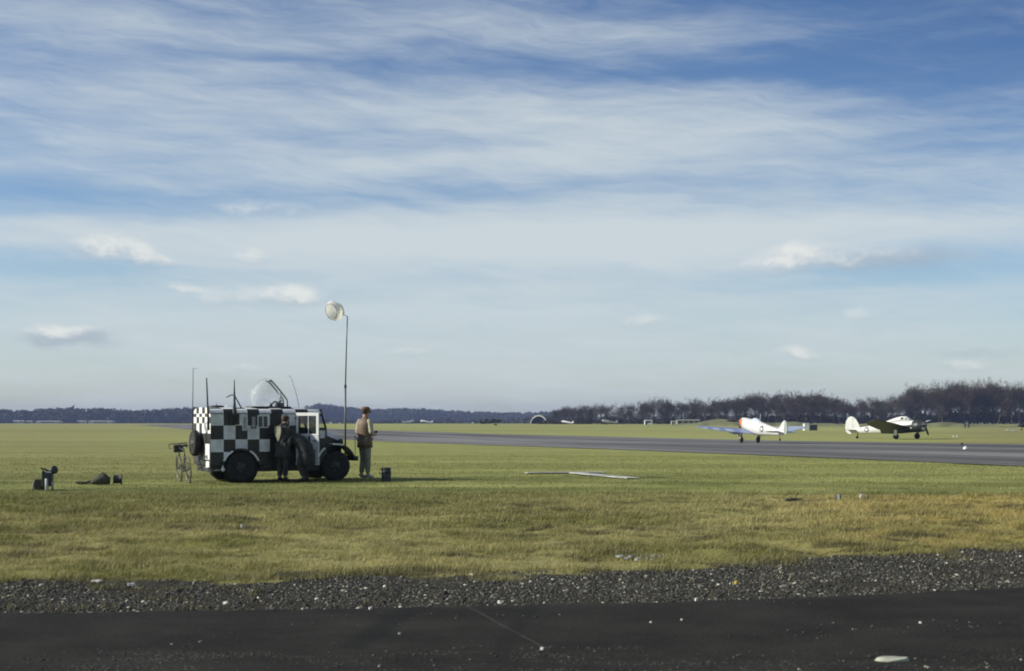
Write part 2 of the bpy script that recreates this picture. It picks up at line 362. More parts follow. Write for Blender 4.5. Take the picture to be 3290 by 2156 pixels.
c = T.mix(T.m('MULTIPLY', chip, .9), c, (.24, .23, .19))
sepp = T.n('ShaderNodeSeparateXYZ'); T.l(pos, sepp.inputs[0])
def crack(p0, p1, wd):     # worn line in the surface, between two points on the ground
    (x0, y0, _), (x1, y1, _) = p0, p1; L = math.hypot(x1-x0, y1-y0); ux, uy = (x1-x0)/L, (y1-y0)/L
    rx = T.m('SUBTRACT', sepp.outputs[0], x0); ry = T.m('SUBTRACT', sepp.outputs[1], y0)
    al = T.m('ADD', T.m('MULTIPLY', rx, ux), T.m('MULTIPLY', ry, uy)); ac = T.m('ABSOLUTE', T.m('ADD', T.m('SUBTRACT', T.m('MULTIPLY', ry, ux), T.m('MULTIPLY', rx, uy)), T.m('MULTIPLY', T.m('SUBTRACT', n1, .5), .12)))
    return T.m('MULTIPLY', T.m('MULTIPLY', T.m('GREATER_THAN', al, 0), T.m('LESS_THAN', al, L)), T.m('SUBTRACT', 1, T.ss(ac, wd*.3, wd)))
c = T.mix(T.m('MULTIPLY', crack(ground_at(1490, 1962), ground_at(1760, 2110), .018), T.m('MULTIPLY', n2, .55)), c, (.12, .115, .09))
c = T.mix(T.m('MULTIPLY', crack(ground_at(1330, 1968), ground_at(1130, 2110), .16), .55), c, (.012, .012, .012))
c = T.mix(T.m('MULTIPLY', crack(ground_at(1720, 1950), ground_at(1580, 2156), .10), .4), c, (.014, .014, .014))
T.l(c, b.inputs['Base Color']); b.inputs['Roughness'].default_value = .95; b.inputs['Specular IOR Level'].default_value = .08
bn = T.n('ShaderNodeBump'); bn.inputs['Strength'].default_value = .5; bn.inputs['Distance'].default_value = .012; T.l(n2, bn.inputs['Height']); T.l(bn.outputs[0], b.inputs['Normal'])
xs = np.linspace(-14, 14, 300); e = ytar(xs)+(fbm(xs*3, xs*0+2, 4)-.5)*.10; V = []; F = []
ks = np.array([-25, -12, -5, -2, -1, -.4, -.12, 0]); zz = np.array([.05, .05, .05, .05, .05, .05, .046, .012])
for a_ in range(len(xs)):
    for q, z_ in zip(ks, zz): V.append((xs[a_], e[a_]+q, z_))
n_ = len(ks); i = (np.arange(len(xs)-1)[:, None]*n_+np.arange(n_-1)[None]).ravel()
o = npmesh('tarmac', V, np.stack([i, i+n_, i+n_+1, i+1], -1), tm, None, True, k=4); tag(o, kind='structure')

# gravel: thousands of small stones along the tarmac edge, thinning onto grass and tarmac
def stones(name, X, Y, Z, r, tint):
    bm = bmesh.new(); bmesh.ops.create_icosphere(bm, subdivisions=1, radius=1); bv = np.array([v.co for v in bm.verts]); bf = np.array([[v.index for v in f.verts] for f in bm.faces]); bm.free()
    N = len(X); nv = len(bv)
    sc = rng.uniform(.6, 1.4, (N, 1, 3))*np.array([1.15, 1.0, .62])*r[:, None, None]; Vv = bv[None]*sc*rng.uniform(.75, 1.2, (N, nv, 1))
    a = rng.uniform(0, 2*PI, N); ca, sa = np.cos(a)[:, None], np.sin(a)[:, None]
    x = Vv[..., 0]*ca-Vv[..., 1]*sa; y = Vv[..., 0]*sa+Vv[..., 1]*ca
    V = np.stack([x+X[:, None], y+Y[:, None], Vv[..., 2]+Z[:, None]+r[:, None]*.2], -1).reshape(-1, 3)
    F = (bf[None]+(np.arange(N)*nv)[:, None, None]).reshape(-1, 3)
    return npmesh(name, V, F, vmat(name+'_stone', .8, .3), np.repeat(tint, nv, 0), False)
N = 72000; X = rng.uniform(-7.5, 7.5, N); tt = rng.random(N); Y = ytar(X)+.03+tt*(ygra(X)-ytar(X)+.9)+rng.normal(0, .05, N)
keep = (fbm(X*1.2, Y*2.0, 4) > .27+.2*rng.random(N)-.08+.04*sst(-X, .5, 3)) & (rng.random(N) > sst(Y-ygra(X)+edge_n(X, Y), -.5, .5)); X, Y = X[keep], Y[keep]
X2 = rng.uniform(-6, 6, 6000); Y2 = rng.uniform(8.0, 12.0, 6000); k2 = (Y2 < ytar(X2)-.05) & (fbm(X2*.9+3, Y2*2.2, 4)+.35*sst(9.8-Y2, 0, 1.2) > .60+.12*rng.random(6000)); X2, Y2 = X2[k2], Y2[k2]
Xa = np.concatenate([X, X2]); Ya = np.concatenate([Y, Y2]); on_t = Ya < ytar(Xa); Za = np.where(on_t, .05, zp(Ya)+micro(Xa, Ya)); r = rng.gamma(2.2, .0023, len(Xa))+.003; r[len(X):] *= .7; big = rng.random(len(Xa)) > .985; r[big] *= 1.6
br = rng.random(len(Xa)); base_ = np.where(br[:, None] > .96, np.array([.50, .48, .38]), np.where(br[:, None] > .66, np.array([.14, .135, .11]), np.array([.042, .040, .034])))*rng.uniform(.6, 1.25, (len(Xa), 1))
tag(stones('gravel', Xa, Ya, Za, r, base_), 'loose grey gravel along the edge of the dark tarmac', 'gravel', kind='stuff')

# grass: blades in tufts, rough near the tarmac and mown short farther out
def blades(n, y0, y1, hmin, hmax, wd, rough_):
    Y = np.sqrt(rng.uniform(y0**2, y1**2, n)); X = rng.uniform(-1, 1, n)*(Y*.385+3.5)
    cl = fbm(X*2.6, Y*2.6, 3); pr = np.clip((cl-.25)*3.2, .30, 1) if rough_ else np.clip(cl*1.3, .3, 1)
    pr = pr*np.maximum(sst(Y-ygra(X)+edge_n(X, Y), -.35, .5), (.12+.5*sst(-X, .5, 3))*sst(fbm(X*3, Y*3+9, 3), .50, .6)*sst(Y-ytar(X), 0, .3))
    if not rough_: pr = pr*(1-sst(Y, 38, 80))
    k = rng.random(n) < pr; X, Y, cl = X[k], Y[k], cl[k]; n = len(X)
    h = (hmin+(hmax-hmin)*rng.random(n)*np.clip((cl-.3)*2.6, .25, 1.3)); a = rng.uniform(0, 2*PI, n); ln = rng.uniform(.2, 1.1, n)*h; la = rng.uniform(0, 2*PI, n)*.0+rng.normal(.3, 1.3, n)
    Z = zp(Y)+micro(X, Y)-.005; wv = wd*rng.uniform(.6, 1.3, n)*.5; dx_, dy_ = np.cos(a)*wv, np.sin(a)*wv
    tx, ty = X+np.cos(la)*ln, Y+np.sin(la)*ln
    V = np.stack([np.stack([X-dx_, Y-dy_, Z], -1), np.stack([X+dx_, Y+dy_, Z], -1), np.stack([tx, ty, Z+h], -1)], 1).reshape(-1, 3)
    c = gcol(X, Y)*rng.uniform(.65, 1.45, (n, 1)); dry = rng.random(n) < (.22 if rough_ else .08)
    c[dry] = c[dry]*.4+np.array([.46, .42, .22])*.6
    return V, np.repeat(c, 3, 0)
L = [blades(620000, 11.0, 20.5, .02, .095, .008, True), blades(540000, 20, 30, .03, .115, .012, True), blades(620000, 28, 80, .015, .05, .022, False)]
V = np.concatenate([q[0] for q in L]); C = np.concatenate([q[1] for q in L])
tag(npmesh('grass', V, np.arange(len(V)).reshape(-1, 3), vmat('grass_blade', .7, .25, trans=.3), C), 'rough tussocky grass with dry straw between the tarmac and the mown field', 'grass', kind='stuff')

# ------------------------------------------------------------------ materials
WHITE = mat('white_paint', (.80, .80, .76), .55, var=.06, scale=9)
GREYW = mat('weathered_shade_tinted_white', (.68, .70, .72), .6, var=.14, scale=3.5)  # dirty white; the blue of skylit shade is mixed into its colour
BLACK = mat('black_paint', (.022, .024, .022), .45, var=.2, scale=6)
DARK = mat('dark_metal', (.035, .037, .034), .6, var=.25, scale=10)
RUBBER = mat('tyre_rubber', (.020, .020, .019), .85, var=.3, scale=14, bump=.4, bscale=60)
STEEL = mat('dull_steel', (.22, .23, .22), .45, .6, .2, 12)
OLIVE = mat('olive_canvas', (.060, .062, .038), .85, var=.25, scale=14, bump=.3)
GLASSD = mat('dark_window_glass', (.03, .04, .045), .12, var=.2, scale=3)
GLASSL = mat('pale_window_glass', (.30, .31, .36), .2, var=.15, scale=3)
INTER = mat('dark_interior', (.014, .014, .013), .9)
ALU = mat('bare_aluminium', (.80, .81, .80), .42, .25, .05, 5)
EXECLEAR = glassmat('clear_perspex', (.80, .86, .88), .15)
FRM = mat('green_grey_frame', (.10, .125, .10), .6)

# ------------------------------------------------------------------ chequered control van
HD = R(27)
van = empty('control_van', (-7.44, 35.10, 0), HD, 'black and white chequered van with open cab door and clear dome raised on the roof', 'van')
VW = 1.62
cols = [0, .329, .629, .938, 1.242, 1.51, 1.82, 2.19]; rws = [.43, .76, 1.07, 1.416, 1.715]
pat = ['BbBBBBB', 'WBWBWBB', 'BWBWBBB', 'WBWBWBW']      # rows from the bottom, columns from the rear
pat = [p.replace('b', 'W') for p in pat]
b = MB()
NR = 7                                                     # roof section: side, curved gutter, crown
prof = [(0.0, 1.715), (.012, 1.765), (.05, 1.805), (.12, 1.832), (.26, 1.852), (.52, 1.868), (VW/2, 1.874)]
prof = prof+[(VW-y, z) for y, z in prof[:-1][::-1]]
rc = [0, .329, .629, .938, 1.242, 1.55, 1.86, 2.19, 2.52, 2.86]
for i in range(len(rc)-1):
    for j in range(len(prof)-1):
        white = (i % 2 == 0) ^ (3 <= j <= 4) ^ (7 <= j <= 8)
        (y0, z0), (y1, z1) = prof[j], prof[j+1]
        b.add([(rc[i], y0, z0), (rc[i+1], y0, z0), (rc[i+1], y1, z1), (rc[i], y1, z1)], [(0, 1, 2, 3)], WHITE if white else BLACK, True)
roof = b.build('roof', van)
b = MB()
for r_ in range(4):
    for c_ in range(7):
        m_ = GREYW if pat[r_][c_] == 'W' else BLACK
        x0, x1, z0, z1 = cols[c_], cols[c_+1], rws[r_], rws[r_+1]
        b.quad((x0, 0, z0), (x1, 0, z0), (x1, 0, z1), (x0, 0, z1), m_)
        m_ = BLACK if m_ is GREYW else GREYW
        b.quad((x0, VW, z0), (x1, VW, z0), (x1, VW, z1), (x0, VW, z1), m_)
# far side of the cab, floor, bulkhead behind the cab opening
b.quad((2.19, VW, .43), (2.86, VW, .43), (2.86, VW, 1.715), (2.19, VW, 1.715), BLACK)
b.quad((0, 0, .43), (2.96, 0, .43), (2.96, VW, .43), (0, VW, .43), BLACK)
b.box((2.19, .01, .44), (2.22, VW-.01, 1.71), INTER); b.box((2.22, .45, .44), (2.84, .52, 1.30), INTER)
b.box((2.20, .0, 1.66), (2.86, .05, 1.714), BLACK)
# rear end: near upper chequers, dark tailboard below, white strip at the near side
yr = [0, .27, .54, .81, 1.08, 1.35, VW]; zr = [1.22, 1.47, 1.63, 1.715]
for a_ in range(3):
    for c_ in range(6):
        m_ = WHITE if (a_+c_) % 2 == 0 else BLACK
        b.quad((0, yr[c_], zr[a_]), (0, yr[c_+1], zr[a_]), (0, yr[c_+1], zr[a_+1]), (0, yr[c_], zr[a_+1]), m_)
cap = [(0, y, z) for y, z in prof]
for j in range(len(prof)-1):
    (y0, z0), (y1, z1) = prof[j], prof[j+1]
    m_ = WHITE if int((y0+y1)/2/.27) % 2 == 1 else BLACK
    b.quad((0, y0, 1.715), (0, y1, 1.715), (0, y1, max(z1, 1.716)), (0, y0, max(z0, 1.716)), m_)
b.quad((0, 0, .43), (0, .42, .43), (0, .42, 1.22), (0, 0, 1.22), BLACK); b.quad((0, .42, .43), (0, VW, .43), (0, VW, 1.22), (0, .42, 1.22), BLACK)
b.box((-.012, .06, .57), (.004, .44, .96), WHITE); b.box((-.016, .08, .37), (.004, .40, .53), WHITE)
b.box((-.01, .46, .5), (.003, VW-.05, 1.20), DARK)
# scuttle between door and bonnet
b.box((2.76, 0, .43), (3.02, .06, 1.36), BLACK); b.box((2.76, VW-.06, .43), (3.02, VW, 1.36), BLACK); b.box((2.94, .06, .43), (3.02, VW-.06, 1.36), BLACK)
b.box((2.83, -.006, 1.09), (2.97, .002, 1.29), GREYW)
body = b.build('body', van, recalc=False)
MB().box((-.02, -.015, 1.705), (2.86, .012, 1.722), DARK).build('gutter', van)
MB().box((.05, .1, .26), (3.5, VW-.1, .425), DARK).build('chassis', van)
MB().box((1.25, -.04, .36), (2.15, .16, .41), DARK).box((1.35, .02, .41), (2.1, .12, .60), DARK).build('running_board', van)
b = MB().tube([(2.86, .03, 1.80), (3.0, .03, 1.36)], .028, BLACK).tube([(2.86, VW-.03, 1.80), (3.0, VW-.03, 1.36)], .028, BLACK).tube([(2.86, .0, 1.80), (2.86, VW, 1.80)], .035, BLACK).tube([(2.93, VW/2, 1.58), (3.0, VW/2, 1.36)], .012, BLACK)
ws = b.build('windscreen', van)
MB().quad((2.87, .05, 1.78), (2.87, VW-.05, 1.78), (2.995, VW-.05, 1.37), (2.995, .05, 1.37), EXECLEAR).build('pane', ws)
# bonnet: tapering box with a rounded top
b = MB()
secs = []
for x, z, hw in ((2.98, 1.345, .60), (3.15, 1.30, .55), (3.35, 1.225, .50), (3.50, 1.155, .45), (3.55, 1.09, .43)):
    secs.append([(x, VW/2-hw, .62), (x, VW/2-hw, z-.16), (x, VW/2-hw*.86, z-.05), (x, VW/2-hw*.4, z), (x, VW/2+hw*.4, z), (x, VW/2+hw*.86, z-.05), (x, VW/2+hw, z-.16), (x, VW/2+hw, .62)])
b.loft(secs, BLACK, smooth=False, fm=lambda i_, k_: GREYW if (i_ in (0, 1, 2) and k_ in (1, 2)) or (i_ in (0, 1) and k_ in (4,)) else BLACK)
b.build('bonnet', van, .012)
g = MB().box((3.55, VW/2-.36, .60), (3.58, VW/2+.36, 1.06), DARK)
for k in range(9): g.box((3.582, VW/2-.32+k*.075, .63), (3.592, VW/2-.30+k*.075, 1.03), STEEL)
g.build('radiator_grille', van)
MB().box((3.76, -.06, .50), (3.86, VW+.06, .62), DARK).box((3.5, .35, .5), (3.76, .42, .58), DARK).box((3.5, VW-.42, .5), (3.76, VW-.35, .58), DARK).build('bumper', van, .01)
for y in (.02, VW-.02):
    MB().tube([(3.80, y, .62), (3.80, y, 1.12)], .009, DARK).lathe((3.80, y, 1.11), (0, 0, 1), [(.0, 0), (.018, .008), (.018, .03), (0, .04)], DARK, 8).build('width_marker', van)
for y in (.22, VW-.22):
    MB().lathe((3.50, y, .98), (1, 0, 0), [(0, -.12), (.06, -.10), (.09, -.03), (.095, 0), (.09, .01)], DARK, 16).lathe((3.512, y, .98), (1, 0, 0), [(.085, 0), (.05, .02), (0, .025)], GLASSL, 16).build('headlight', van)
def mudguard(cx, cz, r_, a0, a1, y0, y1, segs, name='mudguard'):
    b = MB(); n = 24
    for i in range(n):
        A0 = a0+(a1-a0)*i/n; A1 = a0+(a1-a0)*(i+1)/n; am = math.degrees((A0+A1)/2)
        m_ = WHITE if any(s <= am <= e_ for s, e_ in segs) else BLACK
        for ra, rb, ya, yb in ((r_, r_+.035, y0, y1),):
            V = [(cx+q*math.cos(A), y, cz+q*math.sin(A)) for A in (A0, A1) for q in (ra, rb) for y in (ya, yb)]
            b.add(V, [(0, 1, 3, 2), (4, 6, 7, 5), (0, 2, 6, 4), (1, 5, 7, 3), (0, 4, 5, 1), (2, 3, 7, 6)], m_)
    return b.build(name, van)
mudguard(.757, .36, .455, R(8), R(172), -.10, .16, [(118, 160), (22, 62)]); mudguard(.757, .36, .455, R(8), R(172), VW-.16, VW+.10, [])
mudguard(3.25, .42, .50, R(20), R(170), -.10, .38, [(128, 158), (72, 100)]); mudguard(3.25, .42, .50, R(20), R(170), VW-.38, VW+.10, [])
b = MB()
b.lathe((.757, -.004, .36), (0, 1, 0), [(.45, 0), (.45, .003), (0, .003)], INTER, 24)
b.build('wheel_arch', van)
def wheel(x, y, z, axis=(0, 1, 0), r_=.375, wd=.23, parent=van, name='wheel', steer=0):
    e_ = empty(name, (x, y, z)); e_.parent = parent; e_.rotation_euler = (0, 0, steer)
    h = wd/2; ax = Vector(axis)
    pr = [(r_*.55, -h*.8), (r_*.80, -h), (r_*.93, -h*.95), (r_, -h*.7), (r_, h*.7), (r_*.93, h*.95), (r_*.80, h), (r_*.55, h*.8)]
    ty = MB().lathe((0, 0, 0), ax, pr, RUBBER, 32)
    for k in range(32):                                   # tread blocks
        a_ = 2*PI*k/32; u_ = ax.orthogonal().normalized(); q_ = ax.cross(u_); d_ = u_*math.cos(a_)+q_*math.sin(a_); t_ = ax.cross(d_)
        c_ = d_*(r_+.004); V = [c_+t_*s1*.022+ax*s2*h*.6+d_*s3*.010 for s1 in (-1, 1) for s2 in (-1, 1) for s3 in (-1, 1)]
        ty.add(V, [(0, 1, 3, 2), (4, 6, 7, 5), (0, 4, 5, 1), (2, 3, 7, 6), (0, 2, 6, 4), (1, 5, 7, 3)], RUBBER)
    ty.build('tyre', e_)
    hb = MB()
    for s_ in (-1, 1):
        hb.lathe(ax*(s_*h*.5), ax*s_, [(r_*.56, 0), (r_*.54, .03), (r_*.40, .01), (r_*.25, .045), (r_*.16, .06), (0, .065)], DARK, 20)
        for k in range(5):
            a_ = 2*PI*k/5; u_ = ax.orthogonal().normalized(); q_ = ax.cross(u_); p_ = ax*(s_*(h*.5+.035))+(u_*math.cos(a_)+q_*math.sin(a_))*r_*.3
            hb.tube([p_, p_+ax*s_*.02], .012, STEEL, 6)
    hb.build('rim', e_)
    return e_
wheel(.757, .02, .375); wheel(.757, VW-.02, .375); wheel(3.25, .04, .375, steer=R(-4)); wheel(3.25, VW-.04, .375, steer=R(-4))
sw = wheel(-.15, .93, .97, (1, 0, 0), .31, .17, van, 'spare_wheel')
MB().box((-.10, .86, .93), (.0, .98, 1.01), DARK).build('spare_wheel_bracket', van)
MB().lathe((-.005, .40, 1.375), (-1, 0, 0), [(.155, 0), (.155, .02), (.125, .024), (.125, .008)], GREYW, 20).build('porthole', van)
bpy.data.objects['porthole'].scale = (1, 1, 1)
MB().lathe((-.010, .40, 1.375), (-1, 0, 0), [(.125, 0), (.125, .008), (0, .012)], GLASSL, 20).build('pane', bpy.data.objects['porthole'])
MB().lathe((.30, -.03, .33), (0, -1, 0), [(0, -.02), (.045, -.01), (.05, .01), (0, .02)], WHITE, 12).tube([(.30, -.02, .36), (.31, 0, .45)], .022, WHITE).build('reflector', van)
MB().tube([(.05, -.03, .30), (.55, -.03, .34)], .012, STEEL).build('exhaust_pipe', van)
def side_window(x0, x1, z0, z1, fr, gl, bars=0):
    b = MB(); t_ = .022
    b.box((x0, -.014, z0), (x0+t_, .004, z1), fr).box((x1-t_, -.014, z0), (x1, .004, z1), fr).box((x0+t_, -.014, z1-t_), (x1-t_, .004, z1), fr).box((x0+t_, -.014, z0), (x1-t_, .004, z0+t_), fr)
    for k in range(bars): xx = x0+(x1-x0)*(k+1)/(bars+1); b.box((xx-.012, -.016, z0+t_), (xx+.012, .004, z1-t_), fr)
    f_ = b.build('window', van); MB().box((x0+t_, -.006, z0+t_), (x1-t_, -.002, z1-t_), gl).build('pane', f_)
side_window(.80, .93, 1.29, 1.66, GREYW, GLASSL); side_window(1.02, 1.16, 1.34, 1.66, BLACK, GLASSL)
side_window(1.19, 1.47, 1.36, 1.67, GREYW, GLASSD, 1); side_window(1.86, 2.04, 1.40, 1.66, GREYW, GLASSD)
# open cab door, hinged on the rear pillar
dr = empty('cab_door', (2.20, -.02, 0), R(180-50)); dr.parent = van; dr.scale = (1, -1, 1)
b = MB(); Wd = .66
b.box((-Wd, -.02, .42), (0, .02, 1.18), GREYW)
b.box((-Wd, -.02, 1.18), (-Wd+.07, .02, 1.74), WHITE).box((-.06, -.02, 1.18), (0, .02, 1.74), WHITE).box((-Wd+.07, -.02, 1.66), (-.06, .02, 1.74), WHITE)
b.box((-Wd-.006, -.026, 1.165), (.004, -.02, 1.205), WHITE).box((-Wd, -.026, .42), (0, -.02, .455), WHITE); b.build('door_panel', dr, .006)
MB().box((-.42, -.034, .80), (-.37, -.021, 1.15), DARK).build('check_strap', dr); MB().box((-.60, -.03, .77), (-.20, -.021, .79), STEEL).build('door_rail', dr); MB().box((-Wd+.05, -.045, 1.02), (-Wd+.16, -.021, 1.045), STEEL).build('door_handle', dr)
MB().box((-.365, -.012, 1.20), (-.345, .012, 1.66), GREYW).build('window_bar', dr)
MB().box((-Wd+.07, -.004, 1.205), (-.365, .004, 1.66), glassmat('door_glass', (.05, .06, .05), .42)).box((-.345, -.004, 1.205), (-.06, .004, 1.66), glassmat('door_glass', (.05, .06, .05), .42)).build('pane', dr)
for z in (.55, 1.1, 1.6): MB().tube([(0, -.022, z-.03), (0, -.022, z+.03)], .014, DARK).build('hinge', dr)
# clear dome tilted open above the roof hatch
MB().box((1.16, .28, 1.855), (2.16, .92, 1.90), DARK).build('roof_hatch', van)
DPRO = [(1.22, 1.90), (1.19, 2.02), (1.19, 2.15), (1.23, 2.29), (1.31, 2.42), (1.42, 2.53), (1.53, 2.595), (1.63, 2.615), (1.72, 2.585), (1.80, 2.50), (1.92, 2.36), (2.04, 2.21), (2.12, 2.10), (2.14, 2.0), (2.14, 1.90)]
def dpt(x, z, a): k_ = math.cos(a)**.55; return (1.67+(x-1.67)*(.35+.65*k_), .60+.31*math.sin(a), 1.90+(z-1.90)*k_)
AN = [R(-88+176*j/16) for j in range(17)]
dm = MB(); V = [dpt(x, z, a) for a in AN for x, z in DPRO]; nn = len(DPRO)
dm.add(V, [(j*nn+k, j*nn+k+1, (j+1)*nn+k+1, (j+1)*nn+k) for j in range(16) for k in range(nn-1)], EXECLEAR, True); dome = dm.build('dome', van)
fr = MB()
for a in (R(-30), R(30)): fr.tube([dpt(x, z, a) for x, z in DPRO[7:]], .018, FRM, 6)
fr.tube([dpt(1.72, 2.585, R(q)) for q in range(-30, 31, 10)], .012, FRM, 6)
for q in (7, 12): pass
fr.build('dome_frame', dome)
MB().tube([dpt(x, z, 0) for x, z in DPRO[:8]], .0045, mat('perspex_seam', (.35, .40, .42), .3), 5).build('dome_seam', dome)
gp = MB(); pr_ = [dpt(x, z, a) for a in (R(-29), R(-10), R(10), R(29)) for x, z in DPRO[8:13]]
gp.add([(x, y, z-.006) for x, y, z in pr_], [(j*5+k, j*5+k+1, (j+1)*5+k+1, (j+1)*5+k) for j in range(3) for k in range(4)], glassmat('green_tinted_perspex', (.30, .38, .26), .3), True); gp.build('tinted_panel', dome)
MB().tube([(.92, .45, 1.84), (.74, .45, 2.16), (.66, .45, 2.19), (.52, .45, 2.12)], [.017, .015, .014, .012], DARK, 8).build('roof_handle', van)
MB().lathe((.60, .50, 1.855), (0, 0, 1), [(.13, 0), (.12, .05), (.08, .09), (0, .12)], EXECLEAR, 16).build('roof_blister', van)
b = MB().box((1.86, .50, 1.90), (2.04, .68, 2.0), DARK).tube([(1.70, .50, 1.95), (1.80, .50, 2.03), (1.90, .52, 2.0), (2.0, .55, 2.05)], .02, DARK).tube([(1.92, .55, 1.96), (1.98, .58, 2.2), (1.93, .6, 2.3)], [.03, .028, .02], GREYW).lathe((1.72, .6, 1.87), (0, 0, 1), [(.05, 0), (.05, .1), (.02, .12), (0, .12)], STEEL, 10)
b.build('dome_mount', van)
MB().lathe((.42, 1.0, 1.865), (0, 0, 1), [(.20, 0), (.20, .045), (.12, .06), (0, .065)], DARK, 16).tube([(.42, 1.0, 1.92), (.42, 1.0, 2.0)], .008, STEEL).build('roof_ventilator', van)
def aerial(pts, rad, name='aerial'):
    return MB().tube(pts, rad, DARK, 6).build(name, van)
aerial([(-.06, 1.50, .75), (-.06, 1.50, 1.9), (-.05, 1.49, 2.88)], [.013, .011, .007])
MB().tube([(-.05, 1.49, 2.88), (.05, 1.49, 2.87)], .004, DARK, 4).build('aerial_tip', van)
aerial([(-.05, -.0, 1.30), (-.06, -.0, 1.62), (-.10, -.0, 2.59)], [.030, .028, .016])
aerial([(.60, -.015, 1.50), (.60, -.015, 1.78), (.60, -.01, 1.98), (.60, 0, 2.30), (.60, 0, 2.56)], [.050, .055, .030, .020, .010])
aerial([(2.45, .50, 1.86), (2.38, .50, 2.2), (2.22, .50, 2.68)], [.008, .006, .005])
MB().tube([(2.22, .50, 2.68), (2.12, .50, 2.68)], .004, DARK, 4).build('aerial_tip', van)
MB().box((.47, -.03, 1.44), (.72, -.012, 1.72), mat('dark_insulator', (.03, .028, .026), .7)).build('aerial_bracket', van)

# windsock mast strapped to the front of the van
mx, my, _ = on(1111, 38.0)
mast = empty('windsock_mast', (mx, my, 0), 0, 'tall thin mast at the front of the chequered van carrying a white windsock', 'mast')
POLE = mat('grey_green_pole', (.12, .13, .11), .5)
def wz(py, d=38.0): return EYE+(HY-py)/FPX*d
MB().tube([(-.015, 0, .62), (-.01, 0, wz(1240)), ], .026, POLE, 10).build('lower_pole', mast)
MB().tube([(-.01, 0, wz(1242)), (.02, 0, wz(1100)), (.045, 0, wz(1016))], [.018, .016, .013], POLE, 8).build('upper_pole', mast)
MB().tube([(-.012, 0, wz(1246)), (-.008, 0, wz(1236))], .034, DARK, 10).build('clamp', mast)
MB().tube([(.045, 0, wz(1017)), (-.03, -.02, wz(1013)), (-.12, -.10, wz(1008))], .008, POLE, 6).build('swivel_arm', mast)
mm = bpy.data.materials.new('windsock_cloth'); mm.use_nodes = True; T = NT(mm.node_tree); bs = mm.node_tree.nodes['Principled BSDF']
tc = T.n('ShaderNodeTexCoord').outputs['Object']; cc = T.mix(T.ss(T.noise(tc, 5, 4), .3, .7), (.86, .86, .84), (.90, .90, .89)); T.l(cc, bs.inputs['Base Color']); bs.inputs['Roughness'].default_value = .8
tr = T.n('ShaderNodeBsdfTranslucent'); tr.inputs[0].default_value = (.88, .87, .76, 1); ms = T.n('ShaderNodeMixShader'); ms.inputs[0].default_value = .35
T.l(bs.outputs[0], ms.inputs[1]); T.l(tr.outputs[0], ms.inputs[2]); T.l(ms.outputs[0], mm.node_tree.nodes['Material Output'].inputs[0])
sc_ = Vector((on(1068, 38.0)[0]-mx, -.25, wz(1003))); axd = Vector((.60, .74, .26)).normalized()    # mouth faces the camera, the tail streams away
u_ = axd.cross(Vector((0, 0, 1))).normalized(); q_ = axd.cross(u_)
rings = []
for k in range(12):
    t_ = k/11; rr = .225*(1-.20*t_)*(1+.05*math.sin(6*t_)); c_ = sc_+axd*(.34*t_)-Vector((0, 0, .04*t_*t_))
    rr *= (1+.16*math.sin(PI*min(1, t_*1.05)))*(1-.10*max(0, t_-.7)/.3)
    rings.append([c_+(u_*math.cos(a_)*(1.0+.06*math.sin(3*a_+5*t_))+q_*math.sin(a_)*(1.05+.05*math.cos(4*a_+4*t_)))*rr for a_ in [2*PI*j/28 for j in range(28)]])
MB().loft(rings, mm, cap=False).build('windsock', mast)
MB().ring(sc_, axd, .205, .008, STEEL, 28, 6).build('windsock_hoop', mast)

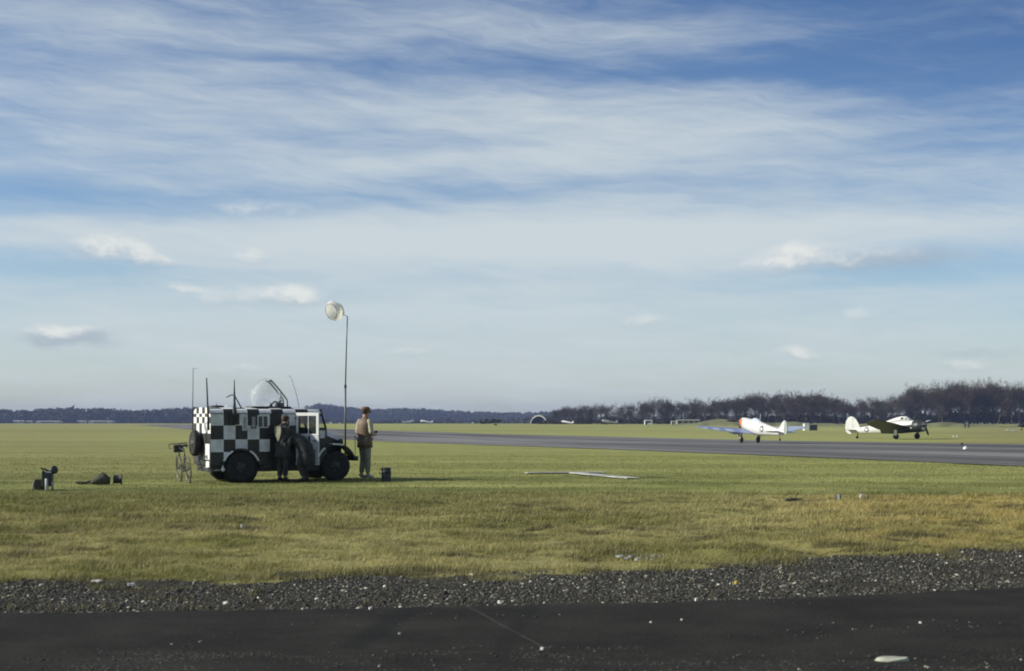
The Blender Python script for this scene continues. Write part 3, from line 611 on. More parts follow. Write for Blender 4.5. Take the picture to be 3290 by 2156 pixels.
# ------------------------------------------------------------------ people
def skin(name, V, E, Rr, m, parent, sub=2, root=0):
    me = bpy.data.meshes.new(name); me.from_pydata([tuple(v) for v in V], E, []); o = bpy.data.objects.new(name, me); COL.objects.link(o); o.parent = parent
    md = o.modifiers.new('skin', 'SKIN'); md.use_smooth_shade = True; md.branch_smoothing = .5
    for i_, q in enumerate(Rr):
        sv = me.skin_vertices[0].data[i_]; sv.radius = (q, q) if not isinstance(q, tuple) else q; sv.use_root = (i_ == root)
    ss_ = o.modifiers.new('sub', 'SUBSURF'); ss_.levels = sub; ss_.render_levels = sub
    me.materials.append(m); return o
SKIN = mat('skin', (.42, .25, .17), .6, var=.08, scale=20); EYE_M = mat('eye', (.05, .04, .03), .3); LIP_M = mat('lips', (.30, .12, .10), .6); HAIR = mat('brown_hair', (.07, .045, .028), .8)
def person(loc, rz, label, J, mats, lean=0, cap=None, loft_torso=None, name='person', hem=.80):
    """J: joints; x forward, y left. body is one skinned mesh, clothes are its children"""
    root = empty(name, loc, rz, label, 'person'); root.rotation_euler = (0, 0, rz)
    V = []; Rr = []; E = []
    def a(p, r_, par=None):
        V.append(Vector(p)); Rr.append(r_); i_ = len(V)-1
        if par is not None: E.append((par, i_))
        return i_
    pel = a(J['pelvis'], .115); sp = a(J['waist'], .11, pel); ch = a(J['chest'], .13, sp); nk = a(J['neck'], .055, ch)
    h0 = a(Vector(J['head'])+Vector((.0, 0, -.06)), .068, nk); h1 = a(J['head'], .086, h0); a(Vector(J['head'])+Vector((-.005, 0, .085)), .062, h1)
    for s_ in ('l', 'r'):
        sh = a(J['sh'+s_], .058, ch); e_ = a(J['el'+s_], .043, sh); wr = a(J['wr'+s_], .028, e_); hd = (Vector(J['wr'+s_])-Vector(J['el'+s_])).normalized()
        pm_ = a(Vector(J['wr'+s_])+hd*.075, .030, wr); side = hd.cross(Vector((0, 0, 1))).normalized() if abs(hd.z) < .9 else Vector((0, 1, 0)); dn = hd.cross(side)
        for k in range(4):
            f0 = a(V[pm_]+hd*.015+side*(k-1.5)*.021, .0095, pm_); ln = (.036, .042, .040, .030)[k]
            f1 = a(V[f0]+hd*ln+dn*.010, .0088, f0); a(V[f1]+hd*ln*.5+dn*.026, .0078, f1)
        t0 = a(Vector(J['wr'+s_])+hd*.035+side*(.034 if s_ == 'r' else -.034), .011, pm_); a(V[t0]+hd*.038+dn*.02, .009, t0)
        hp = a(J['hp'+s_], .085, pel); kn = a(J['kn'+s_], .058, hp); an = a(J['an'+s_], .038, kn); ft = Vector(J.get('toe', (1, 0, 0)))
        a(Vector(J['an'+s_])+ft*.15+Vector((0, 0, -.05)), .035, an)
    skin('body', V, E, Rr, SKIN, root)
    # face: nose, brow, ears, eyes, mouth
    hx = Vector(J['head']); f_ = Vector(J.get('face', (1, 0, 0))).normalized(); sdv = Vector((0, 0, 1)).cross(f_)
    fa = MB().tube([hx+f_*.080+Vector((0, 0, .02)), hx+f_*.108+Vector((0, 0, -.018)), hx+f_*.088+Vector((0, 0, -.03))], [.008, .014, .008], SKIN, 8).build('nose', root)
    for s_ in (-1, 1): MB().lathe(hx+sdv*s_*.083+Vector((0, 0, -.005)), sdv*s_, [(.006, -.004), (.026, .004), (.020, .012), (0, .010)], SKIN, 10).build('ear', root)
    [MB().lathe(hx+f_*.076+sdv*s_*.032+Vector((0, 0, .012)), f_, [(0, -.004), (.012, .0), (.008, .008), (0, .010)], EYE_M, 8).build('eye', root) for s_ in (-1, 1)]
    MB().tube([hx+f_*.086+sdv*s_*.024+Vector((0, 0, -.050)) for s_ in (-1, 0, 1)], .005, LIP_M, 6).build('mouth', root)
    # trousers
    V = []; Rr = []; E = []; pel = a(J['pelvis'], .135)
    for s_ in ('l', 'r'):
        hp = a(J['hp'+s_], .112, pel); md_ = a((Vector(J['hp'+s_])+Vector(J['kn'+s_]))*.5, .098, hp); kn = a(J['kn'+s_], .082, md_); cf = a((Vector(J['kn'+s_])*.5+Vector(J['an'+s_])*.5), .074, kn); a(Vector(J['an'+s_])+Vector((0, 0, .04)), .062, cf)
    skin('trousers', V, E, Rr, mats['trousers'], root)
    for s_ in ('l', 'r'):
        an = Vector(J['an'+s_]); ft = Vector(J.get('toe', (1, 0, 0))); V = []; Rr = []; E = []
        k0 = a(an+Vector((0, 0, .08)), .055); k1 = a(an+Vector((0, 0, -.02)), .052, k0); k2 = a(an+ft*.10+Vector((0, 0, -.045)), .045, k1); a(an+ft*.19+Vector((0, 0, -.055)), .035, k2); a(an-ft*.05+Vector((0, 0, -.045)), .038, k1)
        skin('boot', V, E, Rr, mats['boots'], root, 1)
    # sleeves and coat
    for s_ in ('l', 'r'):
        V = []; Rr = []; E = []; c0 = a(Vector(J['sh'+s_])*.75+Vector(J['chest'])*.25, .085); k0 = a(J['sh'+s_], .080, c0); k1 = a((Vector(J['sh'+s_])+Vector(J['el'+s_]))*.5, .068, k0); k2 = a(J['el'+s_], .066, k1); a(Vector(J['wr'+s_])*.92+Vector(J['el'+s_])*.08, .047, k2)
        skin('sleeve', V, E, Rr, mats['sleeve'], root)
    ct = MB(); N_ = 28; pth = [Vector(p) for p in J['coat']]; rad = J['coatr']; rings = []
    for i_, p in enumerate(pth):
        t_ = (pth[min(i_+1, len(pth)-1)]-pth[max(i_-1, 0)]).normalized(); y_ = Vector((0, 1, 0)); x_ = y_.cross(t_).normalized(); rx, ry = rad[i_]
        rings.append([p+x_*rx*math.cos(2*PI*k/N_)*(1+.04*math.sin(5*2*PI*k/N_+i_))+y_*ry*math.sin(2*PI*k/N_)*(1+.03*math.sin(7*2*PI*k/N_+i_*2)) for k in range(N_)])
    ct.loft(rings, mats['coat']); ct.build('coat', root)
    if cap == 'cap':
        c_ = MB().lathe(hx+Vector((-.01, 0, .035)), (0, 0, 1), [(.098, 0), (.112, .02), (.118, .055), (.10, .085), (.05, .10), (0, .102)], mats['cap'], 20)
        c_.add([tuple(hx+Vector((0, 0, .045))+f_*.09+sdv*.07), tuple(hx+Vector((0, 0, .045))+f_*.09-sdv*.07), tuple(hx+Vector((0, 0, .022))+f_*.165-sdv*.045), tuple(hx+Vector((0, 0, .022))+f_*.165+sdv*.045),
                tuple(hx+Vector((0, 0, .055))+f_*.09+sdv*.07), tuple(hx+Vector((0, 0, .055))+f_*.09-sdv*.07), tuple(hx+Vector((0, 0, .030))+f_*.165-sdv*.045), tuple(hx+Vector((0, 0, .030))+f_*.165+sdv*.045)],
               [(0, 3, 2, 1), (4, 5, 6, 7), (0, 1, 5, 4), (1, 2, 6, 5), (2, 3, 7, 6), (3, 0, 4, 7)], mats['cap'])
        c_.build('cap', root)
    MB().lathe(hx+f_*-.018+Vector((0, 0, -.055)), (0, 0, 1), [(.060, 0), (.088, .03), (.094, .08), (.09, .125), (.05, .155), (0, .16)], HAIR, 18).build('hair', root)
    return root
LEATH = mat('tan_leather', (.155, .105, .062), .65, var=.18, scale=8, bump=.3); KHAKI = mat('pale_khaki_cloth', (.42, .40, .29), .85, var=.15, scale=12, bump=.3)
TROU = mat('grey_green_trousers', (.25, .25, .185), .85, var=.2, scale=10, bump=.3); CAPM = mat('brown_cap_cloth', (.17, .105, .065), .85)
BOOT = mat('pale_dusty_boots', (.30, .29, .25), .8); DCL = mat('dark_blue_grey_cloth', (.035, .037, .036), .9, var=.3, scale=12, bump=.3); DBT = mat('black_boots', (.02, .02, .02), .6)
JM = dict(pelvis=(0, 0, .98), waist=(.0, 0, 1.14), chest=(-.02, 0, 1.36), neck=(.0, 0, 1.555), head=(.03, 0, 1.70), face=(1, 0, -.25),
          shl=(0, .185, 1.475), shr=(0, -.185, 1.475), ell=(-.02, .27, 1.17), elr=(-.02, -.27, 1.17), wrl=(.21, .12, 1.12), wrr=(.22, -.10, 1.14),
          hpl=(0, .095, .94), hpr=(0, -.095, .94), knl=(.04, .10, .51), knr=(.02, -.09, .51), anl=(-.02, .11, .10), anr=(.02, -.09, .10),
          coat=[(0, 0, .80), (0, 0, .93), (0, 0, 1.06), (-.01, 0, 1.20), (-.01, 0, 1.36), (0, 0, 1.47), (.0, 0, 1.53), (0, 0, 1.575)],
          coatr=[(.175, .23), (.165, .215), (.15, .19), (.155, .20), (.155, .215), (.125, .20), (.08, .12), (.06, .07)])
px_, py_, pz_ = on(1172, 37.4)
man = person((px_, py_, 0), R(48), 'man in sleeveless tan jerkin, pale sleeves and cap standing before the chequered van', JM, dict(trousers=TROU, boots=BOOT, sleeve=KHAKI, coat=LEATH, cap=CAPM), cap='cap')
man.scale = (1.04, 1.04, 1.04)
hd_ = Vector((px_, py_, 0))+Matrix.Rotation(R(48), 3, 'Z') @ Vector((.345, 0, 1.17))*1.04
bn_ = empty('binoculars', hd_, R(10), 'dark binoculars held at chest height by the man in the tan jerkin', 'binoculars')
for s_ in (-1, 1): MB().lathe((-.06, s_*.035, .0), (1, 0, .25), [(.018, 0), (.020, .04), (.030, .08), (.034, .13), (0, .135)], DARK, 14).build('barrel', bn_)
MB().box((-.03, -.03, -.01), (.04, .03, .02), DARK).build('bridge', bn_)
# person standing against the side of the van
JS = dict(pelvis=(0, 0, .92), waist=(.02, 0, 1.07), chest=(.05, 0, 1.27), neck=(.08, 0, 1.44), head=(.11, 0, 1.565), face=(1, 0, -.2),
          shl=(.05, .18, 1.37), shr=(.05, -.18, 1.37), ell=(.16, .24, 1.12), elr=(.13, -.25, 1.12), wrl=(.36, .15, 1.15), wrr=(.34, -.12, 1.12),
          hpl=(0, .09, .88), hpr=(0, -.09, .88), knl=(.03, .10, .48), knr=(.0, -.09, .48), anl=(0, .10, .10), anr=(-.03, -.09, .10),
          coat=[(0, 0, .62), (0, 0, .80), (.0, 0, .95), (.02, 0, 1.10), (.04, 0, 1.26), (.05, 0, 1.38), (.07, 0, 1.44), (.08, 0, 1.47)],
          coatr=[(.19, .22), (.175, .205), (.16, .19), (.155, .19), (.15, .205), (.12, .19), (.08, .11), (.06, .07)])
qx, qy, _ = on(909, 35.5)
p2 = person((qx, qy, 0), R(62), 'person in long dark coat with a sunlit patch down the back, standing against the van', JS, dict(trousers=DCL, boots=DBT, sleeve=DCL, coat=DCL))
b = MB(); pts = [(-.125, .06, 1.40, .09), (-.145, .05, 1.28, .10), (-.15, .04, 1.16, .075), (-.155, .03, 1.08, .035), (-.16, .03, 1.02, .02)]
SUNBACK = mat('sunlit_back_cloth', (.27, .26, .19), .9)  # lighter piece on the coat: sunlight on the back put into shape and colour
b.loft([[(x-.012, y+w_, z), (x-.012, y-w_, z), (x+.03, y-w_, z), (x+.03, y+w_, z)] for x, y, z, w_ in pts], SUNBACK, smooth=False); b.build('sunlit_patch', p2)
# person stooping beside the open cab door
JB = dict(pelvis=(0, 0, .84), waist=(.10, 0, .98), chest=(.28, 0, 1.10), neck=(.42, 0, 1.12), head=(.52, 0, 1.09), face=(.7, 0, -.7),
          shl=(.30, .18, 1.13), shr=(.30, -.18, 1.13), ell=(.38, .22, .85), elr=(.38, -.22, .85), wrl=(.45, .15, .62), wrr=(.46, -.14, .62),
          hpl=(0, .09, .80), hpr=(0, -.09, .80), knl=(.10, .12, .44), knr=(.09, -.12, .44), anl=(-.02, .12, .10), anr=(-.02, -.12, .10),
          coat=[(-.10, 0, .40), (-.08, 0, .66), (-.01, 0, .88), (.10, 0, 1.0), (.22, 0, 1.08), (.33, 0, 1.12), (.40, 0, 1.12), (.44, 0, 1.12)],
          coatr=[(.15, .23), (.19, .22), (.19, .21), (.17, .20), (.15, .21), (.12, .19), (.08, .11), (.06, .07)])
qx, qy, _ = on(979, 35.55)
p3 = person((qx, qy, 0), R(172), 'dark-clothed person stooping in front of the open cab door', JB, dict(trousers=DCL, boots=DBT, sleeve=DCL, coat=DCL))

# ------------------------------------------------------------------ bicycle leaning at the rear of the van
A_ = Vector(on(607, 35.15)); B_ = Vector(on(576, 36.15)); dirb = (B_-A_); rzb = math.atan2(dirb.y, dirb.x)
bike = empty('bicycle', A_, 0, 'black bicycle with dropped handlebars leaning behind the rear of the van', 'bicycle'); bike.rotation_euler = (R(-4), 0, rzb)
WB = 1.03; RW = .335; BKM = mat('bicycle_enamel', (.03, .035, .03), .4); TY = mat('tan_wall_tyre', (.12, .095, .06), .8)
for x in (0, WB):
    e_ = empty('wheel', (x, 0, RW)); e_.parent = bike
    MB().ring((0, 0, 0), (0, 1, 0), RW-.016, .016, TY, 40, 8).build('tyre', e_); MB().ring((0, 0, 0), (0, 1, 0), RW-.036, .008, STEEL, 40, 6).build('rim', e_)
    sp_ = MB()
    for k in range(24): a_ = 2*PI*k/24; sp_.tube([(0, .02*(-1)**k, 0), ((RW-.04)*math.cos(a_), 0, (RW-.04)*math.sin(a_))], .0016, STEEL, 3)
    sp_.tube([(0, -.045, 0), (0, .045, 0)], .018, STEEL, 8); sp_.build('spokes', e_)
    MB().ring((0, 0, 0), (0, 1, 0), RW+.018, .013, BKM, 24, 6, arc=(R(20), R(175))).build('mudguard', e_)
bb = (.43, 0, .28); st = (.30, 0, .80); hdt = (.86, 0, .86); hb_ = (.90, 0, .70)
fb = MB()
for p_, q_2 in ((bb, st), (bb, hb_), (st, hdt), (hdt, hb_)): fb.tube([p_, q_2], .015, BKM, 8)
for s_ in (-.05, .05): fb.tube([(0, s_, RW), bb], .009, BKM, 6).tube([(0, s_, RW), (.31, 0, .76)], .008, BKM, 6).tube([hb_, (.95, s_, .5), (WB, s_, RW)], .009, BKM, 6)
fb.build('frame', bike)
MB().tube([st, (.285, 0, .88)], .012, STEEL, 8).build('seat_post', bike)
MB().loft([ell((.13, 0, .915), .085, .02, 12, 'x'), ell((.20, 0, .925), .08, .025, 12, 'x'), ell((.30, 0, .92), .035, .02, 12, 'x'), ell((.40, 0, .91), .02, .015, 12, 'x')], DARK).build('saddle', bike)
hbp = [(.86, 0, .86), (.84, 0, .93), (.90, 0, .96)]
MB().tube(hbp, .012, STEEL, 8).tube([(.86, -.20, .84), (.97, -.22, .86), (1.0, -.22, .92), (.95, -.22, .96), (.90, -.12, .96), (.90, .12, .96), (.95, .22, .96), (1.0, .22, .92), (.97, .22, .86), (.86, .20, .84)], .012, DARK, 8).build('handlebar', bike)
MB().tube([(.43, -.07, .28), (.43, .07, .28)], .02, STEEL, 8).ring((.43, -.05, .28), (0, 1, 0), .085, .006, STEEL, 24, 5).tube([(.43, -.07, .28), (.50, -.075, .13)], .009, STEEL, 6).tube([(.43, .07, .28), (.36, .075, .43)], .009, STEEL, 6).box((.46, -.13, .115), (.54, -.08, .135), DARK).box((.32, .08, .42), (.40, .13, .44), DARK).build('crankset', bike)
MB().box((.88, -.12, .74), (1.02, .12, .93), DARK).build('handlebar_bag', bike, .02)

# ------------------------------------------------------------------ kit on the grass
def P3(px, py): return ground_at(px, py)
x, y, z = P3(1241, 1548); can = empty('fuel_drum', (x, y, 0), .3, 'small black drum standing on the grass to the right of the man', 'drum')
MB().lathe((0, 0, 0), (0, 0, 1), [(.0, 0), (.118, 0), (.125, .01), (.121, .03), (.121, .11), (.127, .12), (.121, .13), (.121, .24), (.127, .25), (.121, .26), (.121, .33), (.126, .345), (.118, .355), (.112, .345), (0, .345)], mat('black_drum_paint', (.03, .03, .036), .5, var=.3), 24).build('shell', can)
MB().tube([(-.11, 0, .30), (-.17, 0, .33), (-.18, 0, .22), (-.13, 0, .20)], .010, DARK, 6).build('handle', can)
MB().lathe((.05, .0, .345), (0, 0, 1), [(.02, 0), (.02, .02), (0, .022)], STEEL, 10).build('cap', can)
def rbox(b, a, c, m): b.box(a, c, m)
x, y, z = P3(152, 1577); k1 = empty('signal_equipment', (x, y, 0), .1, 'dark signalling set with round lamp on top and short pale legs, leftmost on the grass', 'signal lamp')
s_ = 1/148.0
b = MB().box((-.12, -.02, .10), (.09, .20, .42), DARK).box((-.30, .10, .02), (-.05, .26, .25), OLIVE); b.build('case', k1, .012)
MB().lathe((.12, .02, .45), (.75, -.5, .25), [(0, -.10), (.05, -.09), (.085, -.02), (.088, .06), (.075, .065), (0, .05)], DARK, 18).build('lamp', k1)
MB().box((-.02, -.045, .395), (.13, .10, .425), GREYW).build('shelf', k1)
MB().tube([(.0, -.06, 0), (-.005, -.05, .27)], .034, mat('pale_painted_leg', (.55, .56, .52), .7), 10).build('leg', k1)
MB().tube([(.12, -.05, 0), (.115, -.04, .22)], .026, mat('grey_leg', (.26, .24, .22), .7), 10).build('leg', k1)
MB().tube([(-.33, .1, 0), (-.31, .1, .20)], .02, mat('grey_leg_dull', (.22, .20, .19), .8), 8).build('leg', k1)
MB().tube([(-.08, 0, .42), (-.14, 0, .50), (-.05, .02, .47), (.02, .0, .43)], .022, OLIVE, 8).build('strap', k1)
x, y, z = P3(380, 1557); k2 = empty('cable_drum', (x, y, 0), .2, 'dark round cable drum lying in the grass between the signalling set and the bicycle', 'drum')
MB().lathe((0, -.02, .13), (1, .1, 0), [(0, -.12), (.115, -.12), (.12, -.10), (.10, -.09), (.10, .05), (.125, .06), (.12, .09), (0, .09)], DARK, 20).build('spool', k2)
MB().ring((-.11, -.03, .13), (1, .1, 0), .10, .012, STEEL, 20, 6).build('flange', k2)
x, y, z = P3(318, 1558); k3 = empty('kit_bag', (x, y, 0), .1, 'slack dark kit bag with trailing straps beside the cable drum', 'bag')
k3.scale = (1.25, 1.2, 1.25)
MB().loft([ell((-.16, 0, .04), .05, .02, 14, 'x'), ell((-.10, 0, .075), .10, .065, 14, 'x'), ell((0, 0, .10), .12, .095, 14, 'x'), ell((.12, 0, .105), .12, .10, 14, 'x'), ell((.20, 0, .08), .09, .07, 14, 'x')], OLIVE).build('sack', k3)
MB().tube([(-.12, 0, .08), (-.25, -.05, .05), (-.38, .0, .07), (-.45, .05, .05), (-.36, .1, .02), (-.2, .1, .03), (-.1, .05, .1)], .018, OLIVE, 6).tube([(.0, 0, .19), (.08, -.04, .23), (.15, 0, .18)], .014, DARK, 6).build('strap', k3)
# landing T
c0 = Vector(P3(1690, 1523)); c1_ = Vector(P3(1938, 1521.5)); s0 = (c0*.42+c1_*.58); s1 = Vector(P3(2035, 1541))
LT = empty('landing_t', (s0.x, s0.y, 0), 0, 'white wooden landing T lying on the mown grass beyond the man', 'ground signal')
WB_ = mat('white_board', (.48, .48, .42), .7, var=.3, scale=1.6)
def plank(p, q, wd, z0, z1, m, nm):
    d_ = (q-p).normalized(); n_2 = Vector((-d_.y, d_.x, 0))*wd/2
    V = [p-n_2, q-n_2, q+n_2, p+n_2]; V = [Vector((v.x, v.y, z0)) for v in V]+[Vector((v.x, v.y, z1)) for v in V]; V = [v-Vector((s0.x, s0.y, 0)) for v in V]
    return MB().add(V, [(3, 2, 1, 0), (4, 5, 6, 7), (0, 1, 5, 4), (1, 2, 6, 5), (2, 3, 7, 6), (3, 0, 4, 7)], m).build(nm, LT)
plank(c0, c1_, .46, .03, .05, WB_, 'crossbar'); plank(s0+(s1-s0)*.07, s1, .38, .0301, .0505, WB_, 'stem')
for q in (c0*.93+c1_*.07, c1_*.96+c0*.04, s1*.95+s0*.05, s1*.45+s0*.55): MB().box((q.x-s0.x-.03, q.y-s0.y-.03, -.02), (q.x-s0.x+.03, q.y-s0.y+.03, .031), DARK).build('foot', LT)
# small markers in the straw grass on the right
x, y, z = P3(2692, 1611); m1 = empty('marker_lamp', (x, y, .02), 0, 'small black and white marker lamp at the edge of the straw grass', 'marker lamp')
MB().lathe((0, 0, 0), (0, 0, 1), [(0, 0), (.05, 0), (.06, .03), (.06, .09), (.03, .12), (0, .125)], DARK, 14).build('housing', m1); MB().box((-.02, -.065, -.01), (.02, -.045, .12), WHITE).build('white_stripe', m1)
x, y, z = P3(2770, 1609); o = MB().ring((0, 0, .055), (.3, -1, 0), .043, .012, WHITE, 20, 8).tube([(0, 0, -.02), (0, 0, .02)], .012, WHITE, 6).build('white_ring'); o.location = (x, y, .02); tag(o, 'white ring marker standing in the straw grass right of the marker lamp', 'marker')
x, y, z = P3(2858, 1612); o = MB().ring((0, 0, .055), (-.2, -1, 0), .05, .008, mat('faded_red_paint', (.42, .26, .20), .7), 20, 8).tube([(0, 0, -.02), (0, 0, .02)], .01, STEEL, 6).build('faded_ring'); o.location = (x, y, .02); tag(o, 'faded reddish ring marker half hidden in straw grass, right of the white ring', 'marker')
x, y, z = P3(2560, 1622); b = MB()
for k in range(7): a_ = rng.uniform(-.5, .5); c_ = Vector((rng.uniform(-.15, .25), rng.uniform(-.05, .05), .02+rng.uniform(0, .05))); d_ = Vector((math.cos(a_), math.sin(a_), rng.uniform(-.1, .2)))*rng.uniform(.08, .2); b.tube([c_-d_, c_+d_*.1, c_+d_], [.012, .015, .006], DARK, 5)
o = b.build('dead_branch'); o.location = (x, y, .04); tag(o, 'broken dark twigs lying in the straw grass left of the marker lamp', 'twigs')
def scrap(px, py, w_, h_, m, name, label, cat, rz=0.0, group=None):
    x, y, z = P3(px, py); b = MB(); rr = random.Random(px)
    V = []; n_3 = 9
    for zz_, k_ in ((0, 1), (h_, .8)):
        for j in range(n_3): a_ = 2*PI*j/n_3; V.append((w_*.5*k_*math.cos(a_)*rr.uniform(.75, 1.15), w_*.3*k_*math.sin(a_)*rr.uniform(.7, 1.2), zz_*rr.uniform(.8, 1.2)))
    b.add(V, [tuple(range(n_3))[::-1], tuple(range(n_3, 2*n_3))]+[(j, (j+1) % n_3, (j+1) % n_3+n_3, j+n_3) for j in range(n_3)], m)
    o = b.build(name); zoff = .05 if y < ytar(x) else float(micro(np.array(x), np.array(y)))+(.02 if y > float(ygra(x)) else .01)
    o.location = (x, y, z+zoff); o.rotation_euler = (0, 0, rz); return tag(o, label, cat, group)
CHALK = mat('chalky_stone', (.62, .61, .54), .85, var=.1, scale=20)
scrap(310, 1872, .15, .015, CHALK, 'chalk_stone', 'long flat pale stone at the grass edge, lower left', 'stone', -.5)
scrap(421, 1884, .10, .02, CHALK, 'chalk_stone', 'pale stone just right of the long flat one, on the gravel edge', 'stone', .4)
scrap(780, 1706, .07, .05, CHALK, 'chalk_stone', 'small white stone alone in the rough grass below the van', 'stone')
scrap(2870, 2148, .22, .018, mat('pale_scrap', (.44, .45, .34), .8), 'pale_scrap', 'pale ragged scrap lying on the dark tarmac at the lower right', 'scrap', .1)
RUB = mat('bleached_concrete', (.30, .30, .30), .85, var=.3, scale=12)
for px, py, w__ in ((1992, 1797, .13), (2013, 1800, .10), (2030, 1798, .12), (2055, 1801, .09), (2066, 1796, .11), (2084, 1801, .10), (2106, 1797, .10), (2122, 1799, .07), (2045, 1805, .07), (2095, 1805, .06)):
    scrap(px, py, w__, .02, RUB, 'concrete_lump', 'broken grey concrete lump in the short row sunk in straw grass near the gravel', 'rubble', px*.7, 'broken concrete lumps in the straw grass')
scrap(2366, 1880, .05, .03, mat('yellow_scrap_paint', (.55, .38, .06), .7), 'yellow_scrap', 'tiny orange-yellow scrap on the gravel', 'scrap')
for (px, py, sz, lb) in ((2090, 2022, .030, 'left of the two white pebbles close together on the tarmac right of centre'), (2190, 2014, .032, 'right of two white pebbles close together on the tarmac right of centre'),
                     (1284, 2060, .035, 'white pebble alone on the tarmac left of the pale worn line'), (2957, 2024, .035, 'white pebble alone on the darkest tarmac above the pale scrap'), (2238, 1949, .06, 'bright stone on the tarmac lip below the gravel, right of centre'),
                     (1606, 1958, .07, 'bright flat stone on the tarmac lip near the pale worn line'), (1190, 1978, .06, 'pale flat stone on the tarmac lip below the van'), (1742, 2112, .05, 'grey stone at the lower end of the pale worn line')):
    scrap(px, py, sz*.8, sz*.3, CHALK, 'pebble', lb, 'pebble', rng.uniform(0, 3), 'white pebbles on the tarmac')

# ------------------------------------------------------------------ aircraft
def insignia(parent, secf, xc, zc, r_, side, bg, fg, n=24):
    """star in a disc laid on the flank: secf(x) gives centre z, half width, half height"""
    def pt(x, z, lift):
        c_, ry, rz_ = secf(x); q = max(-.98, min(.98, (z-c_)/rz_)); return (x, side*(ry*math.sqrt(1-q*q)+lift), z)
    b = MB(); o_ = len(b.v)
    V = [pt(xc, zc, .012)]+[pt(xc+r_*k_*math.cos(2*PI*j/n), zc+r_*k_*math.sin(2*PI*j/n), .012) for k_ in (.5, 1) for j in range(n)]
    F = [(0, 1+j, 1+(j+1) % n) for j in range(n)]+[(1+j, 1+n+j, 1+n+(j+1) % n, 1+(j+1) % n) for j in range(n)]
    b.add(V, F, bg); st_ = [pt(xc, zc, .022)]+[pt(xc+r_*(.92 if j % 2 == 0 else .36)*math.sin(2*PI*j/10), zc+r_*(.92 if j % 2 == 0 else .36)*math.cos(2*PI*j/10), .022) for j in range(10)]
    b.add(st_, [(0, 1+j, 1+(j+1) % 10) for j in range(10)], fg)
    return b.build('star_insignia', parent)
def wing(secs, top, bot, n=14, fm=None):
    """secs: (y, x_le, x_te, z_le, z_te, thickness)"""
    rings = []
    for (y, xl, xt, zl, zt, th) in secs:
        ring = []
        for k in range(n): t_ = k/(n-1); x = xl+(xt-xl)*t_; z = zl+(zt-zl)*t_; y_t = th*(2.0*math.sqrt(t_)*(1-t_)+.02); ring.append((x, y, z+y_t*.62))
        for k in range(n-2, 0, -1): t_ = k/(n-1); x = xl+(xt-xl)*t_; z = zl+(zt-zl)*t_; y_t = th*(2.0*math.sqrt(t_)*(1-t_)+.02); ring.append((x, y, z-y_t*.38))
        rings.append(ring)
    b = MB(); b.loft(rings, top, fm=fm or (lambda i_, k_: top if k_ < n-1 else bot)); return b
def interp_secs(S_):
    xs_ = [q[0] for q in S_][::-1]
    def f(x): return tuple(float(np.interp(x, xs_, [q[k] for q in S_][::-1])) for k in (1, 2, 3))
    return f
INS_B = mat('insignia_dark_blue', (.05, .06, .10), .6); INS_W = mat('insignia_white', (.80, .80, .77), .6)
BLU = mat('blue_wing_paint', (.22, .29, .52), .4, var=.12, scale=2); PALEB = mat('pale_blue_paint', (.44, .49, .60), .4, var=.08, scale=2); RED = mat('red_nose_paint', (.62, .16, .05), .5, var=.1)
FUSW = mat('silver_white_dope', (.62, .62, .58), .38, var=.05, scale=2)
def gearleg(par, y, ztop, r_, x=0.0, z0=0.0):
    g_ = empty('undercarriage_leg', (x, y, 0)); g_.parent = par
    MB().tube([(0, 0, z0+r_), (0, -.03 if y > 0 else .03, ztop)], .055, STEEL, 8).build('strut', g_)
    w_ = MB().lathe((0, -.09, z0+r_), (0, 1, 0), [(0, 0), (r_*.5, 0), (r_*.8, -.01), (r_*.97, .03), (r_, .09), (r_*.97, .15), (r_*.8, .19), (r_*.5, .18), (0, .18)], RUBBER, 20).build('wheel', g_)
    MB().box((-.18, (.10 if y > 0 else -.13), z0+r_*1.3), (.18, (.13 if y > 0 else -.10), ztop), FUSW).build('leg_fairing', g_)
# low-wing fighter touching down on the runway
gx, gy, gz = P3(2408, 1424)
az_h = R(-17.5); f1 = empty('fighter_aircraft', (gx, gy, gz+.03), PI/2-az_h, 'silver-white single-seat fighter with a red nose and blue wings rolling on the runway', 'aircraft')
f1.rotation_euler = (0, R(-8.5), PI/2-az_h)
FS = [(2.05, 1.72, .05, .05), (1.95, 1.72, .22, .24), (1.6, 1.71, .36, .44), (1.0, 1.66, .44, .56), (.2, 1.61, .49, .64), (-.8, 1.60, .50, .68), (-1.6, 1.62, .48, .66), (-2.6, 1.68, .41, .57), (-3.8, 1.76, .31, .44), (-5.0, 1.84, .22, .33), (-6.0, 1.92, .13, .23), (-6.7, 1.97, .05, .12)]
b = MB(); b.loft([ell((x, 0, z), ry, rz_, 24, 'x') for x, z, ry, rz_ in FS], FUSW, fm=lambda i_, k_: RED if 1 <= i_ <= 2 and (k_ in (22, 23, 0, 1, 2) or k_ in (9, 10, 11, 12, 13)) else FUSW); b.build('fuselage', f1)
sf = interp_secs(FS)
for sd_ in (1, -1): insignia(f1, sf, -2.9, 1.76, .30, sd_, INS_B, INS_W)
